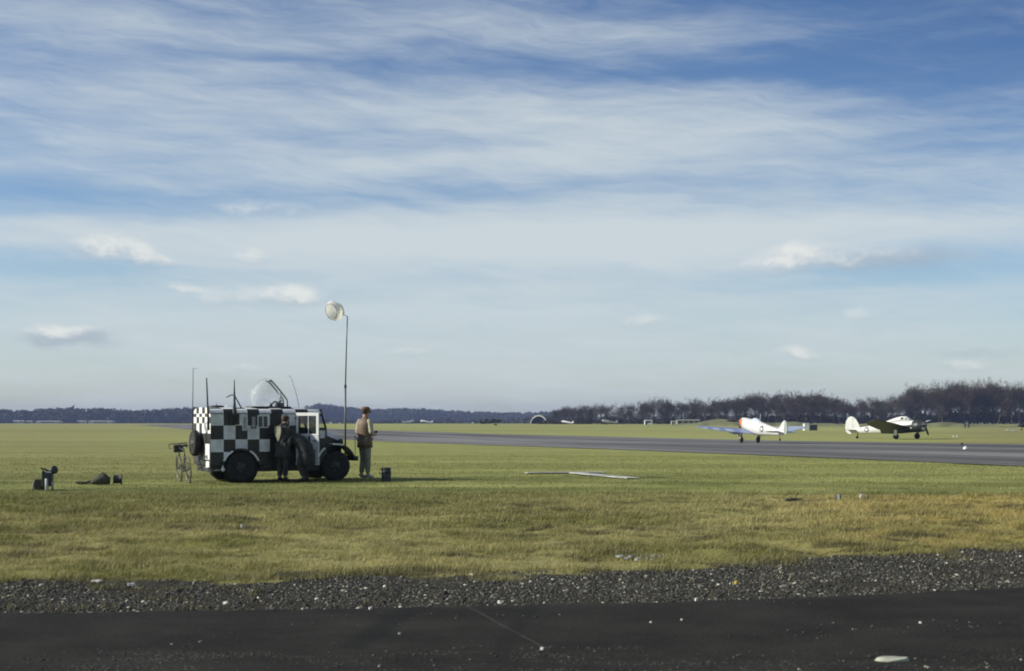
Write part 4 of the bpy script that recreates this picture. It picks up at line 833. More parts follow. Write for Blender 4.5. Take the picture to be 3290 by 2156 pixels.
for s_ in (1, -1):
    secs = []
    for t_ in (0, .1, .22, .35, .5, .62, .74, .84, .91, .96, .99, 1.0):
        y_ = .35+5.2*t_; ch_ = 2.5*math.sqrt(max(1-t_**2.3, .0))+.05; le = .75-(2.5-ch_)*.36; zz = 1.16+math.tan(R(4.2))*(y_-.35)
        secs.append((s_*y_, le, le-ch_, zz+.02*ch_, zz-.02*ch_, .13*(1-.6*t_)*min(1, ch_/1.2)))
    WT = 14
    def fmw(i_, k_, s_=s_):
        if k_ >= WT-1: return PALEB
        if s_ > 0 and k_ in (6, 7, 8, 9, 10) and i_ in (3, 5, 7): return FUSW
        if s_ < 0 and i_ >= 1: return PALEB
        return BLU
    wing(secs, BLU, PALEB, WT, fmw).build('wing', f1)
    tp = []
    for t_ in (0, .3, .6, .85, 1.0): y_ = .05+1.5*t_; ch_ = .95*math.sqrt(max(1-t_**2.5, .0))+.06; tp.append((s_*y_, -5.55-(.95-ch_)*.3, -5.55-(.95-ch_)*.3-ch_, 1.98, 1.98, .04))
    wing(tp, DARK if s_ > 0 else PALEB, PALEB).build('tailplane', f1)  # near tailplane coloured dark: its shadow is put into the material
    gearleg(f1, s_*.86, 1.15, .30)
fp = [(-5.2, 2.05), (-5.6, 2.35), (-5.95, 2.75), (-6.25, 3.02), (-6.5, 3.10), (-6.75, 3.0), (-6.92, 2.7), (-7.0, 2.3), (-6.95, 1.95), (-6.75, 1.80), (-5.8, 1.85)]
def slab(pts, th, m, name, par, split=None, m2=None):
    b = MB(); n = len(pts); V = [(x, -th/2, z) for x, z in pts]+[(x, th/2, z) for x, z in pts]
    b.add(V, [tuple(range(n)), tuple(range(n, 2*n))[::-1]]+[(j, j+n, (j+1) % n+n, (j+1) % n) for j in range(n)], m); return b.build(name, par, th*.3)
slab(fp[:5]+[(-6.42, 1.9), (-5.8, 1.85)], .10, FUSW, 'fin', f1); slab([(-6.44, 1.9), (-6.51, 3.08)]+fp[5:10], .08, mat('grey_green_rudder', (.30, .36, .30), .6), 'rudder', f1)
MB().loft([ell((-.35, 0, 2.13), .06, .04, 14, 'x'), ell((-.55, 0, 2.20), .24, .20, 14, 'x'), ell((-.95, 0, 2.24), .27, .27, 14, 'x'), ell((-1.4, 0, 2.20), .25, .24, 14, 'x'), ell((-2.1, 0, 2.10), .18, .16, 14, 'x'), ell((-2.7, 0, 2.0), .06, .05, 14, 'x')], mat('canopy_perspex', (.55, .62, .70), .15)).build('canopy', f1)
MB().tube([(-1.75, 0, 2.2), (-1.80, 0, 2.98)], [.045, .02], FUSW, 6).build('aerial_mast', f1)
pb = MB().lathe((2.05, 0, 1.72), (1, 0, 0), [(.20, -.05), (.18, .12), (.12, .32), (.05, .44), (0, .46)], mat('black_spinner', (.05, .05, .05), .4), 16); pb.build('spinner', f1)
for k in range(4):
    a_ = R(2)+k*PI/2; d_ = Vector((0, math.cos(a_), math.sin(a_))); t_ = Vector((.5, -math.sin(a_)*.85, math.cos(a_)*.85))
    c_ = Vector((2.15, 0, 1.72)); rings = []
    for q, cw in ((.15, .05), (.5, .085), (.9, .095), (1.25, .07), (1.45, .03)):
        o_ = c_+d_*q; rings.append([o_+t_*cw, o_+Vector((.02, 0, 0)), o_-t_*cw, o_-Vector((.02, 0, 0))])
    MB().loft(rings, DARK).build('propeller_blade', f1)
MB().tube([(-5.6, 0, 1.65), (-5.75, 0, 1.28)], .035, mat('rusty_tail_strut', (.20, .09, .05), .7), 6).lathe((-5.75, -.05, 1.24), (0, 1, 0), [(0, 0), (.10, 0), (.12, .03), (.12, .07), (.10, .10), (0, .10)], RUBBER, 14).build('tailwheel', f1)
for s_ in (1, -1): MB().box((-.9, s_*1.9-.3, .95), (.0, s_*1.9+.3, 1.28), PALEB).build('radiator_scoop', f1, .06)
# radial-engined aircraft waiting on the grass beyond
gx, gy, gz = P3(2908, 1411); az_h = R(137)
f2 = empty('radial_engined_aircraft', (gx, gy, gz), PI/2-az_h, 'white radial-engined aircraft with a rounded fin standing on the grass beyond the runway', 'aircraft')
f2.scale = (1.07, 1.08, 1.0)
FS2 = [(2.35, 1.62, .50, .52), (2.30, 1.62, .66, .68), (1.9, 1.61, .72, .74), (1.25, 1.58, .72, .74), (1.2, 1.58, .68, .72), (.4, 1.54, .64, .76), (-.6, 1.48, .62, .80), (-1.8, 1.40, .56, .76), (-3.0, 1.30, .46, .64), (-4.5, 1.16, .33, .50), (-6.0, 1.04, .20, .36), (-7.2, .97, .09, .22), (-7.7, .96, .04, .12)]
b = MB(); b.loft([ell((x, 0, z), ry, rz_, 24, 'x') for x, z, ry, rz_ in FS2], FUSW, fm=lambda i_, k_: BLACK if i_ <= 3 or (i_ <= 7 and (k_ >= 11 or k_ <= 0)) else FUSW); b.build('fuselage', f2)  # black lower half behind the cowl: the wing's shadow painted onto the fuselage
MB().ring((2.30, 0, 1.62), (1, 0, 0), .60, .10, DARK, 28, 8).build('cowling', f2)
eng = MB().lathe((2.2, 0, 1.62), (1, 0, 0), [(.55, 0), (.2, .02), (.16, .2), (.06, .26), (0, .27)], DARK, 20)
for k in range(9): a_ = 2*PI*k/9; eng.tube([(2.24, .15*math.cos(a_), 1.62+.15*math.sin(a_)), (2.24, .48*math.cos(a_), 1.62+.48*math.sin(a_))], .07, STEEL, 8)
eng.build('engine', f2)
sf2 = interp_secs(FS2)
for sd_ in (1, -1): insignia(f2, sf2, -4.9, 1.15, .33, sd_, INS_B, INS_W)
UND = mat('wing_shade_olive', (.055, .062, .038), .6)  # dark tone carries the shade of the wing underside in its colour
for s_ in (1, -1):
    secs = []
    for t_ in (0, .2, .4, .6, .78, .9, .97, 1.0):
        y_ = .4+5.7*t_; ch_ = 2.9*(1-.30*t_)*math.sqrt(max(1-t_**6, .0))+.08; le = .95-.9*t_-(0 if t_ < .8 else (t_-.8)*1.2); zz = 1.12+math.tan(R(11.5))*(y_-.4)
        secs.append((s_*y_, le, le-ch_, zz+.11*ch_, zz-.12*ch_, .17*(1-.55*t_)*min(1, ch_)))
    wing(secs, FUSW if s_ > 0 else UND, UND).build('wing', f2)
    tp = []
    for t_ in (0, .4, .75, .93, 1.0): y_ = .05+1.9*t_; ch_ = 1.15*(1-.2*t_)*math.sqrt(max(1-t_**6, 0))+.05; tp.append((s_*y_, -6.35-.2*t_, -6.35-.2*t_-ch_, 1.12, 1.06, .04))
    wing(tp, DARK if s_ < 0 else FUSW, DARK).build('tailplane', f2)  # near tailplane coloured dark to hold the elevator shadow
    gearleg(f2, s_*2.2, 1.15, .36, .2)
MB().loft([ell((1.0, 0, 2.10), .25, .06, 16, 'x'), ell((.55, 0, 2.28), .42, .28, 16, 'x'), ell((.15, 0, 2.42), .44, .38, 16, 'x'), ell((-.5, 0, 2.42), .44, .38, 16, 'x'), ell((-1.4, 0, 2.22), .38, .34, 16, 'x'), ell((-2.6, 0, 1.95), .22, .18, 16, 'x'), ell((-3.2, 0, 1.80), .06, .06, 16, 'x')], FUSW).build('cockpit_hood', f2)
for s_ in (1, -1): MB().box((-.30, s_*.44-.015, 2.40), (.05, s_*.44+.015, 2.62), GLASSD).box((.20, s_*.42-.02, 2.38), (.42, s_*.42+.02, 2.52), GLASSD).build('cockpit_window', f2)
slab([(-5.85, 1.20), (-6.15, 1.9), (-6.5, 2.45), (-6.85, 2.72), (-6.95, 1.1)], .12, FUSW, 'fin', f2)
slab([(-6.98, .72), (-6.88, 2.73), (-7.2, 2.80), (-7.6, 2.62), (-7.88, 2.15), (-7.98, 1.5), (-7.92, .95), (-7.6, .62), (-7.2, .55)], .10, FUSW, 'rudder', f2)
for k in range(3):
    a_ = R(-58)+k*2*PI/3; d_ = Vector((0, math.cos(a_), math.sin(a_))); t_ = Vector((.5, -math.sin(a_)*.85, math.cos(a_)*.85)); c_ = Vector((2.55, 0, 1.62)); rings = []
    for q, cw in ((.08, .06), (.4, .11), (.8, .14), (1.1, .11), (1.35, .05)):
        o_ = c_+d_*q; rings.append([o_+t_*cw, o_+Vector((.025, 0, 0)), o_-t_*cw, o_-Vector((.025, 0, 0))])
    MB().loft(rings, DARK).build('propeller_blade', f2)
MB().lathe((2.42, 0, 1.62), (1, 0, 0), [(.09, 0), (.09, .15), (.04, .22), (0, .23)], DARK, 12).build('propeller_hub', f2)
MB().tube([(-6.2, 0, .80), (-6.35, 0, .20)], .05, DARK, 6).lathe((-6.35, -.07, .17), (0, 1, 0), [(0, 0), (.14, 0), (.17, .04), (.17, .10), (.14, .14), (0, .14)], RUBBER, 14).build('tailwheel', f2)
MB().lathe((1.2, -.70, 1.35), (0, -1, 0), [(.10, 0), (.08, .03), (0, .04)], FUSW, 12).build('exhaust_port', f2)

# small parked aircraft on the far side
def parked(px, py, d, rz, scale, m, label, group='aircraft parked along the far side of the field', m2=None):
    x, y, z = on(px, d); z = float(zp(d)); r_ = empty('parked_aircraft', (x, y, z), rz, label, 'aircraft', group); r_.scale = (scale,)*3
    f_ = MB(); f_.loft([ell((x_, 0, z_), ry, rz_, 14, 'x') for x_, z_, ry, rz_ in [(3.2, 2.05, .2, .2), (2.9, 2.0, .55, .6), (1.6, 1.9, .62, .7), (0, 1.75, .6, .75), (-2, 1.35, .45, .55), (-4.2, 1.0, .22, .35), (-5.6, .85, .08, .15)]], m); f_.build('fuselage', r_)
    MB().loft([ell((1.0, 0, 2.45), .3, .1, 12, 'x'), ell((.3, 0, 2.65), .38, .32, 12, 'x'), ell((-.8, 0, 2.45), .36, .3, 12, 'x'), ell((-2, 0, 1.85), .2, .15, 12, 'x')], m2 or GLASSD).build('canopy', r_)
    for s_ in (1, -1):
        wing([(s_*.4, 1.6, -.8, 1.35, 1.0, .14), (s_*3.2, 1.3, -.7, 1.65, 1.35, .11), (s_*5.2, .9, -.3, 1.9, 1.7, .06), (s_*5.5, .6, .1, 1.92, 1.85, .03)], m, m).build('wing', r_)
        wing([(s_*.05, -4.5, -5.4, 1.05, .98, .04), (s_*1.7, -4.8, -5.4, 1.05, 1.0, .03)], m, m).build('tailplane', r_)
        MB().tube([(.9, s_*1.4, .3), (.8, s_*1.3, 1.3)], .06, DARK, 6).lathe((.9, s_*1.4-.1, .32), (0, 1, 0), [(0, 0), (.3, 0), (.32, .1), (.3, .2), (0, .2)], RUBBER, 12).build('wheel', r_)
    slab([(-4.2, 1.1), (-4.7, 1.9), (-5.2, 2.35), (-5.6, 2.3), (-5.9, 1.6), (-5.75, .85)], .12, m, 'fin', r_)
    MB().lathe((3.2, 0, 2.05), (1, 0, 0), [(.2, 0), (.15, .2), (0, .35)], DARK, 12).tube([(3.35, -1.2, 1.4), (3.35, 0, 2.05), (3.35, 1.2, 2.7)], [.04, .1, .04], DARK, 6).build('propeller', r_)
    return r_
PD_ = mat('dark_camouflage', (.045, .05, .045), .7)
parked(1952, 1360, 640, R(200), .88, FUSW, 'white aircraft parked before the wood between the arched hangar and the square hut')
parked(1818, 1352, 660, R(150), .7, GREYW, 'small pale aircraft parked just right of the arched hangar')
parked(1585, 1360, 560, R(15), .95, PD_, 'large dark aircraft parked just left of the arched hangar', m2=PD_)
parked(1562, 1360, 700, R(60), .9, PD_, 'dark aircraft half hidden behind the other dark one, left of the hangar', m2=PD_)
parked(1318, 1357, 1150, R(20), 1.1, GREYW, 'pale distant aircraft just right of the standing man')
parked(1365, 1357, 1100, R(170), 1.1, GREYW, 'pale distant aircraft left of the dark ones, farther from the standing man')
parked(3296, 1372, 330, R(195), .60, PD_, 'dark aircraft cut by the right edge of the picture')
# blister hangar
hx_, hy_, hz_ = on(1731, 950.0); hg = empty('blister_hangar', (hx_, hy_, hz_), R(-28), 'arched blister hangar with pale rim and dark open mouth beside the wood', 'hangar')
b = MB(); wH, hH, n = 6.2, 5.8, 18; pr = [(wH*math.cos(PI*k/n), hH*math.sin(PI*k/n)) for k in range(n+1)]
HOUT = mat('hangar_sheeting', (.10, .10, .09), .8); RIMM = mat('pale_hangar_rim', (.46, .43, .39), .7)
for i_ in range(n):
    (x0, z0), (x1, z1) = pr[i_], pr[i_+1]
    for yy0, yy1 in ((0, 14),):
        b.add([(x0, yy0, z0), (x1, yy0, z1), (x1, yy1, z1), (x0, yy1, z0)], [(0, 1, 2, 3)], HOUT, True)
        b.add([(x0*.965, yy0, z0*.965), (x1*.965, yy0, z1*.965), (x1*.965, yy1, z1*.965), (x0*.965, yy1, z0*.965)], [(3, 2, 1, 0)], INTER, True)
b.add([(x, 14, z) for x, z in pr], [tuple(range(n+1))], INTER); b.build('shell', hg, recalc=False)
b = MB()
for i_ in range(n):
    (x0, z0), (x1, z1) = pr[i_], pr[i_+1]; k_ = .86 if i_ < n*.75 else .92
    V = [(x0*1.01, -.3, z0*1.01), (x1*1.01, -.3, z1*1.01), (x1*k_, -.3, z1*k_), (x0*k_, -.3, z0*k_)]; V += [(a_, .0, c_) for a_, _, c_ in V]
    b.add(V, [(0, 1, 2, 3), (4, 7, 6, 5), (0, 4, 5, 1), (3, 2, 6, 7)], RIMM)
b.build('rim', hg)
# low buildings far away
HUT = mat('pale_hut_wall', (.34, .33, .31), .85, var=.15, scale=.4); RF = mat('pale_sheet_roof', (.44, .45, .46), .7, var=.1, scale=.3); HWH = mat('whitewashed_wall', (.76, .75, .70), .8, var=.05, scale=1)
def hut(px, d, wpx, h_, m, label, roofm=RF, wins=4, depth=5.0, nm='hut', group=None, rh=.25, rz=0.0, door=True):
    x, y, z = on(px, d); wd = wpx/FPX*d; r_ = empty(nm, (x, y, z), rz, label, 'building' if nm != 'trailer' else 'trailer', group)
    MB().box((-wd/2, 0, 0), (wd/2, depth, h_), m).build('wall', r_)
    ov = min(.25, wd*.05); hh = h_*rh
    MB().add([(-wd/2-ov, -ov, h_+.003), (wd/2+ov, -ov, h_+.003), (wd/2+ov, depth+ov, h_+.003), (-wd/2-ov, depth+ov, h_+.003), (-wd/2-ov, depth/2, h_+hh), (wd/2+ov, depth/2, h_+hh)], [(3, 2, 1, 0), (0, 1, 5, 4), (2, 3, 4, 5), (1, 2, 5), (3, 0, 4)], roofm).build('roof', r_)
    for k in range(wins):
        xx = -wd/2+wd*(k+.5)/wins; ww = wd/wins*.28; MB().box((xx-ww, -.03, h_*.4), (xx+ww, .0-.003, h_*.8), GLASSD).build('window', r_)
    if door: MB().box((-wd*.48, -.05, .0), (-wd*.48+min(1.0, wd*.3), -.035, h_*.75), DARK).build('door', r_)
    return r_
LG = 'low huts below the wooded ridge'
hut(58, 1480, 34, 2.6, HUT, 'small pale hut leftmost of the far row under the ridge', wins=2, group=LG); hut(93, 1490, 20, 2.3, HUT, 'short pale hut between the leftmost hut and the long hangar', wins=1, group=LG)
hut(152, 1450, 76, 2.2, HUT, 'long low building with pale roof and dark open front, left of the two like it', wins=1, depth=14, group=LG, door=False)
hut(262, 1470, 28, 2.4, HUT, 'plain pale hut between the two long open-fronted buildings', wins=2, group=LG); hut(322, 1450, 76, 2.3, HUT, 'long low open-fronted building nearest the van, with a bright flat roof', wins=1, depth=14, group=LG, door=False)
hut(2084, 640, 24, 2.0, HWH, 'small white square hut with a dark doorway in front of the wood', wins=1, depth=3, rh=.1)
hut(2165, 610, 14, 1.6, mat('sand_wall', (.42, .38, .27), .8), 'tiny sand-coloured hut left of the camouflaged shed', wins=0, depth=3, rh=.1)
hut(2212, 615, 72, 1.9, mat('camouflage_wall', (.24, .25, .17), .85, col2=(.42, .40, .34), scale=.6), 'long camouflaged shed at the foot of the wood behind the fighter wing tip', roofm=mat('camouflage_roof', (.22, .23, .19), .85), wins=4, depth=4)
hut(2592, 330, 15, 1.55, HWH, 'narrow white sentry hut standing on the grass right of the fighter', wins=0, depth=1.6, rh=.1, door=False)
hut(2614, 334, 24, 1.25, mat('slate_blue_box', (.05, .055, .075), .7), 'dark blue-grey box shed touching the white sentry hut', roofm=DARK, wins=0, depth=2, rh=.05)
tr_ = hut(2756, 300, 19, .95, mat('cream_panel', (.52, .50, .26), .7), 'cream box trailer behind the tail of the radial-engined aircraft', roofm=mat('cream_roof', (.50, .48, .28), .7), wins=0, depth=1.8, nm='trailer', rh=.04, door=False)
tr_.location.z += .35
for s_ in (-.3, .3): MB().lathe((s_, -.05, -.1), (0, 1, 0), [(0, 0), (.22, 0), (.25, .05), (.22, .12), (0, .12)], RUBBER, 14).build('wheel', tr_)
# tents
for (px, d, wpx, h_, lb) in ((1550, 1000, 22, 2.3, 'white ridge tent in front of the dark parked aircraft'), (1518, 1050, 10, 1.6, 'small white tent left of the larger white tent'), (1062, 900, 9, 1.4, 'small white tent seen between the van bonnet and the mast'), (1090, 950, 6, 1.2, 'tiny pale tent just left of the mast')):
    x, y, z = on(px, d); wd = wpx/FPX*d; r_ = empty('tent', (x, y, z), 0, lb, 'tent', 'white tents on the far side')
    MB().add([(-wd/2, 0, 0), (wd/2, 0, 0), (wd/2, 4, 0), (-wd/2, 4, 0), (0, 0, h_), (0, 4, h_)], [(0, 1, 4), (2, 3, 5), (0, 4, 5, 3), (1, 2, 5, 4)], HWH).build('canvas', r_)
    MB().add([(-wd*.08, -.02, 0), (wd*.08, -.02, 0), (0, -.02, h_*.6)], [(0, 1, 2)], DARK).build('doorway', r_)
# figures and posts far right
DP = dict(trousers=DCL, boots=DBT, sleeve=DCL, coat=DCL)
x, y, z = on(3101, 400); pa = person((x, y, z), R(80), 'distant dark figure, left of the two standing beyond the runway at far right', JS, DP)
x, y, z = on(3112, 405); pb_ = person((x, y, z), R(120), 'distant dark figure, right of the two standing beyond the runway at far right', JS, DP)
for px, lb in ((3063, 'left white peg'), (3074, 'right white peg')):
    x, y, z = on(px, 190); o = MB().tube([(0, 0, -.05), (0, 0, .32)], [.05, .04], WHITE, 8).build('white_peg'); o.location = (x, y, z); tag(o, lb+' of two on the grass left of the distant figures', 'peg', 'white pegs by the distant figures')
x, y, z = P3(3102, 1446); o = MB().lathe((0, 0, 0), (0, 0, 1), [(0, 0), (.13, 0), (.15, .05), (.12, .13), (.05, .19), (0, .20)], WHITE, 16).build('runway_marker'); o.location = (x, y, z+.03); tag(o, 'white domed marker at the far edge of the runway on the right', 'runway marker')
x, y, z = P3(3090, 1430); o = MB().lathe((0, 0, 0), (0, 0, 1), [(0, 0), (.12, 0), (.13, .05), (.10, .14), (0, .18)], DARK, 16).build('runway_marker'); o.location = (x, y, z+.03); tag(o, 'dark marker just behind the white domed one', 'runway marker')
x, y, z = on(3252, 300); o = MB().box((-1.1, 0, .25), (1.1, .3, .45), HWH).tube([(-.9, .15, 0), (-.9, .15, .25)], .05, DARK, 6).tube([(.9, .15, 0), (.9, .15, .25)], .05, DARK, 6).build('white_barrier'); o.location = (x, y, z); tag(o, 'low white barrier board beside the dark aircraft at the right edge', 'barrier')

# ------------------------------------------------------------------ trees
BARK = mat('bark', (.090, .075, .062), .9, var=.3, scale=1.5)
TWIGS = [mat('brown_twigs', (.066, .042, .022), .95, var=.25, scale=.5), mat('olive_twigs', (.052, .044, .020), .95, var=.25, scale=.5), mat('purple_grey_twigs', (.064, .045, .030), .95, var=.25, scale=.5)]
def tree_proto(seed, H=18.0, spread=.42, twig=0, dens=1.0, ivy=False):
    rr = random.Random(seed); limb = MB(); tw = []; rt = empty('bare_tree')
    def branch(p, d, ln, r_, lv):
        n_4 = 4; pts = [p]; rad = [r_]; q = p.copy(); dd = d.copy()
        for k in range(n_4):
            dd = (dd+Vector((rr.uniform(-.22, .22), rr.uniform(-.22, .22), rr.uniform(-.06, .16)))).normalized(); q = q+dd*ln/n_4; pts.append(q.copy()); rad.append(r_*(1-.62*(k+1)/n_4))
        if lv <= 2: limb.tube(pts, rad, BARK, 5 if lv < 2 else 3, False)
        else: tw.append((pts, max(rad[0], .035)))
        if lv < 4:
            nc = {0: 9, 1: 7, 2: 6, 3: 5}[lv]
            for k in range(nc):
                t_ = rr.uniform(.30 if lv else .22, 1.0); i_ = min(int(t_*n_4), n_4-1); bp = pts[i_].lerp(pts[i_+1], t_*n_4-i_)
                a_ = rr.uniform(0, 2*PI); ax_ = dd.orthogonal().normalized(); ax_.rotate(Matrix.Rotation(a_, 3, dd)); nd = (dd*rr.uniform(.5, 1.0)+ax_*rr.uniform(.5, 1.1)*(1.5*spread/.42)+Vector((0, 0, .15))).normalized()
                branch(bp, nd, ln*rr.uniform(.42, .66), r_*(1-.6*t_)*.6+.01, lv+1)
    branch(Vector((0, 0, -.3)), Vector((rr.uniform(-.05, .05), rr.uniform(-.05, .05), 1)), H*.62, H*.020, 0)
    limb.build('trunk', rt)
    V = []
    for pts, r_ in tw:
        for k in range(len(pts)-1):
            if rr.random() > dens: continue
            a0, b0 = pts[k], pts[k+1]; wv = Vector((rr.uniform(-1, 1), rr.uniform(-1, 1), rr.uniform(-.3, .3))).normalized()*r_*1.1; V += [a0-wv, a0+wv, b0]
            c_ = (a0+b0)/2+Vector((rr.uniform(-1, 1), rr.uniform(-1, 1), rr.uniform(-.3, 1)))*H*.03; V += [a0-wv*.6, a0+wv*.6, c_]
    if ivy:
        for k in range(900):
            zz_ = rr.uniform(.05, .62)*H; a_ = rr.uniform(0, 2*PI); q = rr.uniform(.2, 1.4)*H*.05; c_ = Vector((q*math.cos(a_), q*math.sin(a_), zz_)); e_ = [Vector((rr.uniform(-1, 1), rr.uniform(-1, 1), rr.uniform(-1, 1)))*.28 for _ in range(3)]; V += [c_+g_ for g_ in e_]
    V = np.array([tuple(v) for v in V]); npmesh('crown', V, np.arange(len(V)).reshape(-1, 3), TWIGS[twig], parent=rt)
    return rt
protos = [tree_proto(11, 18, .42, 0), tree_proto(12, 18, .5, 2), tree_proto(13, 18, .36, 1, ivy=True), tree_proto(14, 18, .46, 0), tree_proto(15, 18, .40, 2), tree_proto(16, 18, .55, 1), tree_proto(17, 18, .38, 0, ivy=True)]
skyline = [(1768, 1318), (1800, 1306), (1850, 1300), (1900, 1296), (1960, 1300), (2030, 1294), (2060, 1288), (2130, 1276), (2180, 1294), (2260, 1276), (2330, 1272), (2360, 1280), (2405, 1262), (2470, 1268), (2540, 1256), (2600, 1258), (2660, 1262), (2700, 1276), (2745, 1295), (2780, 1272), (2830, 1284), (2870, 1272), (2910, 1256), (2945, 1228), (2990, 1250), (3030, 1234), (3080, 1222), (3140, 1228), (3180, 1220), (3230, 1240), (3290, 1236), (3400, 1215)]
SX = [q[0] for q in skyline]; SY = [q[1] for q in skyline]
rt_ = random.Random(5); used = set(); px = 1768.0; spots = []
while px < 3400: spots.append((px, 0)); px += rt_.uniform(15, 27)
px = 1780.0
while px < 3400: spots.append((px, 1)); px += rt_.uniform(20, 34)
px = 1785.0
while px < 3400: spots.append((px, 2)); px += rt_.uniform(22, 40)
KIND = {0: 'round-headed brown', 1: 'wide grey-purple', 2: 'ivy-clad olive', 3: 'open brown', 4: 'slender grey-purple', 5: 'spreading olive', 6: 'narrow ivy-clad brown'}
ROWN = {0: 'front', 1: 'second', 2: 'back'}
for i_, (px, row) in enumerate(spots):
    d = 690+row*26+rt_.uniform(-8, 8); ytop = float(np.interp(px, SX, SY))+rt_.choice([0, 2, 6, 12, 20])*(1 if row != 1 else .4)+(4 if row == 0 else 0)
    x, y, z = on(px, d); h_ = height(px, ytop, d)-z; kx = rt_.randrange(7)
    if h_ < 2: h_ = 2
    t_ = copy_tree(protos[kx]) if kx in used else protos[kx]; used.add(kx)
    t_.location = (x, y, z); s_ = h_/17.6; t_.scale = (s_*rt_.uniform(.85, 1.15), s_*rt_.uniform(.85, 1.15), s_); t_.rotation_euler = (0, 0, rt_.uniform(0, 6.28))
    near_ = 'left of the fighter' if px < 2250 else 'behind the fighter' if px < 2560 else 'between the two aircraft' if px < 2700 else 'behind the radial-engined aircraft' if px < 2990 else 'right of the radial-engined aircraft'
    tag(t_, '%s bare tree, %s row of the wood, %s' % (KIND[kx], ROWN[row], near_), 'tree', 'bare trees of the wood: %s, %s row, %s' % (KIND[kx], ROWN[row], near_))
for k in range(7):
    if k not in used: protos[k].location = on(2400+k*60, 745)
# scrub and ivy along the foot of the wood
def clumpmass(name, pts, m, seed, ntri=26):
    r3 = np.random.default_rng(seed); C = np.repeat(np.array([p[:3] for p in pts]), ntri, 0); rad = np.repeat(np.array([p[3:6] for p in pts]), ntri, 0)
    dirs = r3.normal(size=C.shape); dirs /= np.linalg.norm(dirs, axis=1)[:, None]; dirs[:, 2] = np.abs(dirs[:, 2])*1.0-.15; c_ = C+dirs*rad*r3.uniform(.55, 1.05, (len(C), 1))
    sz = rad.mean(1)[:, None, None]*.42; tri = c_[:, None]+r3.normal(size=(len(C), 3, 3))*sz*.6
    return npmesh(name, tri.reshape(-1, 3), np.arange(len(C)*3).reshape(-1, 3), m)
pts = []
for k in range(900):
    px = rt_.uniform(1740, 3420); d = 686+rt_.uniform(0, 60); x, y, z = on(px, d); topf = (1350-float(np.interp(px, SX, SY)))/95.0; h_ = rt_.uniform(2.0, 5.5)*topf; pts.append((x, y, z+h_*.35, 2.2, 2.2, h_*.75))
tag(clumpmass('undergrowth', pts, mat('winter_undergrowth', (.040, .033, .022), .95, var=.3, scale=.15), 3), 'dark winter scrub filling the foot of the wood', 'undergrowth', kind='stuff')
# grassy bank before the wood
bkm = mat('bank_grass', (.15, .155, .065), .95, var=.25, scale=.08)
rings = []
for k in range(60):
    px = 2120+k*24; d = 560-2*k; x, y, z = on(px, d); h_ = (2.1*math.exp(-((px-2330)/90)**2)+.9+.5*math.sin(px*.013)+.25*math.sin(px*.05))*(sst(px, 2120, 2230)); rings.append([(x, y-6, z-.2), (x, y-3, z+h_*.6), (x, y, z+h_), (x, y+3, z+h_), (x, y+7, z-.2)])
V = np.array([p for r_ in rings for p in r_]); i = (np.arange(59)[:, None]*5+np.arange(4)[None]).ravel(); o = npmesh('grass_bank', V, np.stack([i, i+5, i+6, i+1], -1), bkm, None, True, k=4); tag(o, kind='structure')
# wooded ridges far off
def ridge(name, prof_, d0, dd, nper, m, seed, label, hs=(10, 18)):
    r4 = random.Random(seed); pts = []; PX_ = [q[0] for q in prof_]; PY_ = [q[1] for q in prof_]
    for k in range(nper):
        px = r4.uniform(PX_[0], PX_[-1]); q = r4.random(); d = d0+dd*q; ytop = float(np.interp(px, PX_, PY_))+r4.choice([-2, 0, 2, 4, 7])+(1-q)*r4.uniform(2, 16)
        x, y, z = on(px, d); zt = height(px, ytop, d); hh = r4.uniform(*hs); rw = r4.uniform(3.5, 7); pts.append((x, y, zt-hh*.5, rw, rw, hh*.55))
        if q > .5: pts.append((x+r4.uniform(-2, 2), y, zt-hh*.1, rw*.45, rw*.45, hh*.22))
        zz_ = zt-hh
        while zz_ > z: pts.append((x, y, zz_-2, rw*1.3, rw*1.3, hh*.5)); zz_ -= hh*.6
    tag(clumpmass(name, pts, m, seed, 30), label, 'woodland', kind='stuff')
FWD = mat('far_wood', (.050, .056, .045), .95, var=.35, scale=.05)
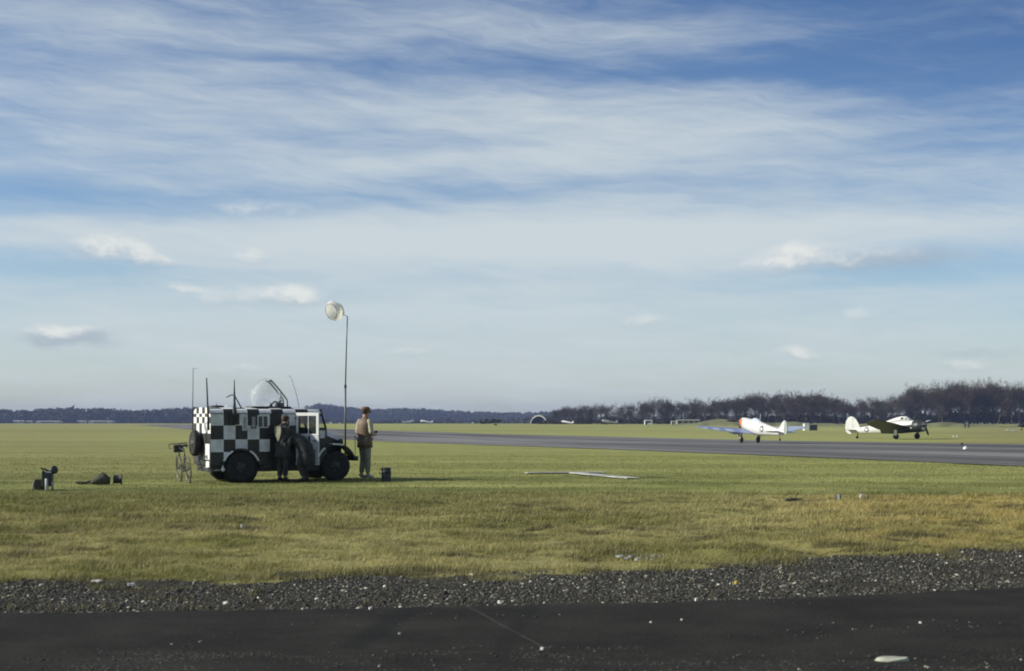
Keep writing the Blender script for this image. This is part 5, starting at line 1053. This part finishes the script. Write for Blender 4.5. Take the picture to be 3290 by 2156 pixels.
ridge('distant_woodland', [(-500, 1316), (0, 1317), (40, 1320), (170, 1315), (230, 1313), (330, 1314), (400, 1319), (440, 1322), (520, 1315), (620, 1312), (760, 1316), (900, 1318)], 1700, 160, 1500, FWD, 21, 'long blue-grey wood on the skyline left of the van')
ridge('hill_woodland', [(880, 1314), (960, 1312), (1000, 1303), (1020, 1299), (1050, 1300), (1090, 1306), (1140, 1312), (1180, 1317), (1240, 1315), (1300, 1312), (1360, 1315), (1440, 1320), (1520, 1324), (1600, 1327), (1700, 1327), (1800, 1322), (1900, 1320)], 2300, 220, 1900, FWD, 22, 'blue hazy wooded hill on the skyline behind the standing man')
ridge('hedgerow', [(560, 1350), (700, 1350), (1000, 1352), (1300, 1352), (1500, 1350), (1700, 1348), (1790, 1346)], 1345, 60, 420, FWD, 23, 'low dark hedge at the far edge of the field behind the parked aircraft', (2, 3))
hl = []
for px, py in [(-1200, 1335), (0, 1336), (400, 1336), (800, 1334), (950, 1326), (1020, 1314), (1100, 1320), (1200, 1332), (1500, 1338), (1900, 1338), (3500, 1330), (4600, 1330)]:
    x, y, z = on(px, 2650); zt = height(px, py, 2650); hl.append([(x, y-170, z-3), (x, y, zt), (x*1.05, y+150, zt), (x*1.1, y+400, z-3)])
V = np.array([p for r_ in hl for p in r_]); i = (np.arange(len(hl)-1)[:, None]*4+np.arange(3)[None]).ravel()
tag(npmesh('hill', V, np.stack([i, i+4, i+5, i+1], -1), mat('far_hill', (.06, .07, .05), .95, scale=.02), None, True, k=4), kind='structure')

# ------------------------------------------------------------------ air
hz = bpy.data.materials.new('haze_air'); hz.use_nodes = True; t_ = hz.node_tree; t_.nodes.clear()
pv = t_.nodes.new('ShaderNodeVolumePrincipled'); pv.inputs['Color'].default_value = (.38, .48, .80, 1); pv.inputs['Density'].default_value = .00016; pv.inputs['Anisotropy'].default_value = .0
ou = t_.nodes.new('ShaderNodeOutputMaterial'); t_.links.new(pv.outputs[0], ou.inputs['Volume'])
o = MB().box((-3400, -60, -8), (3400, 3300, 34), hz).build('haze'); tag(o, kind='stuff', label='pale blue air over the whole airfield', cat='haze')
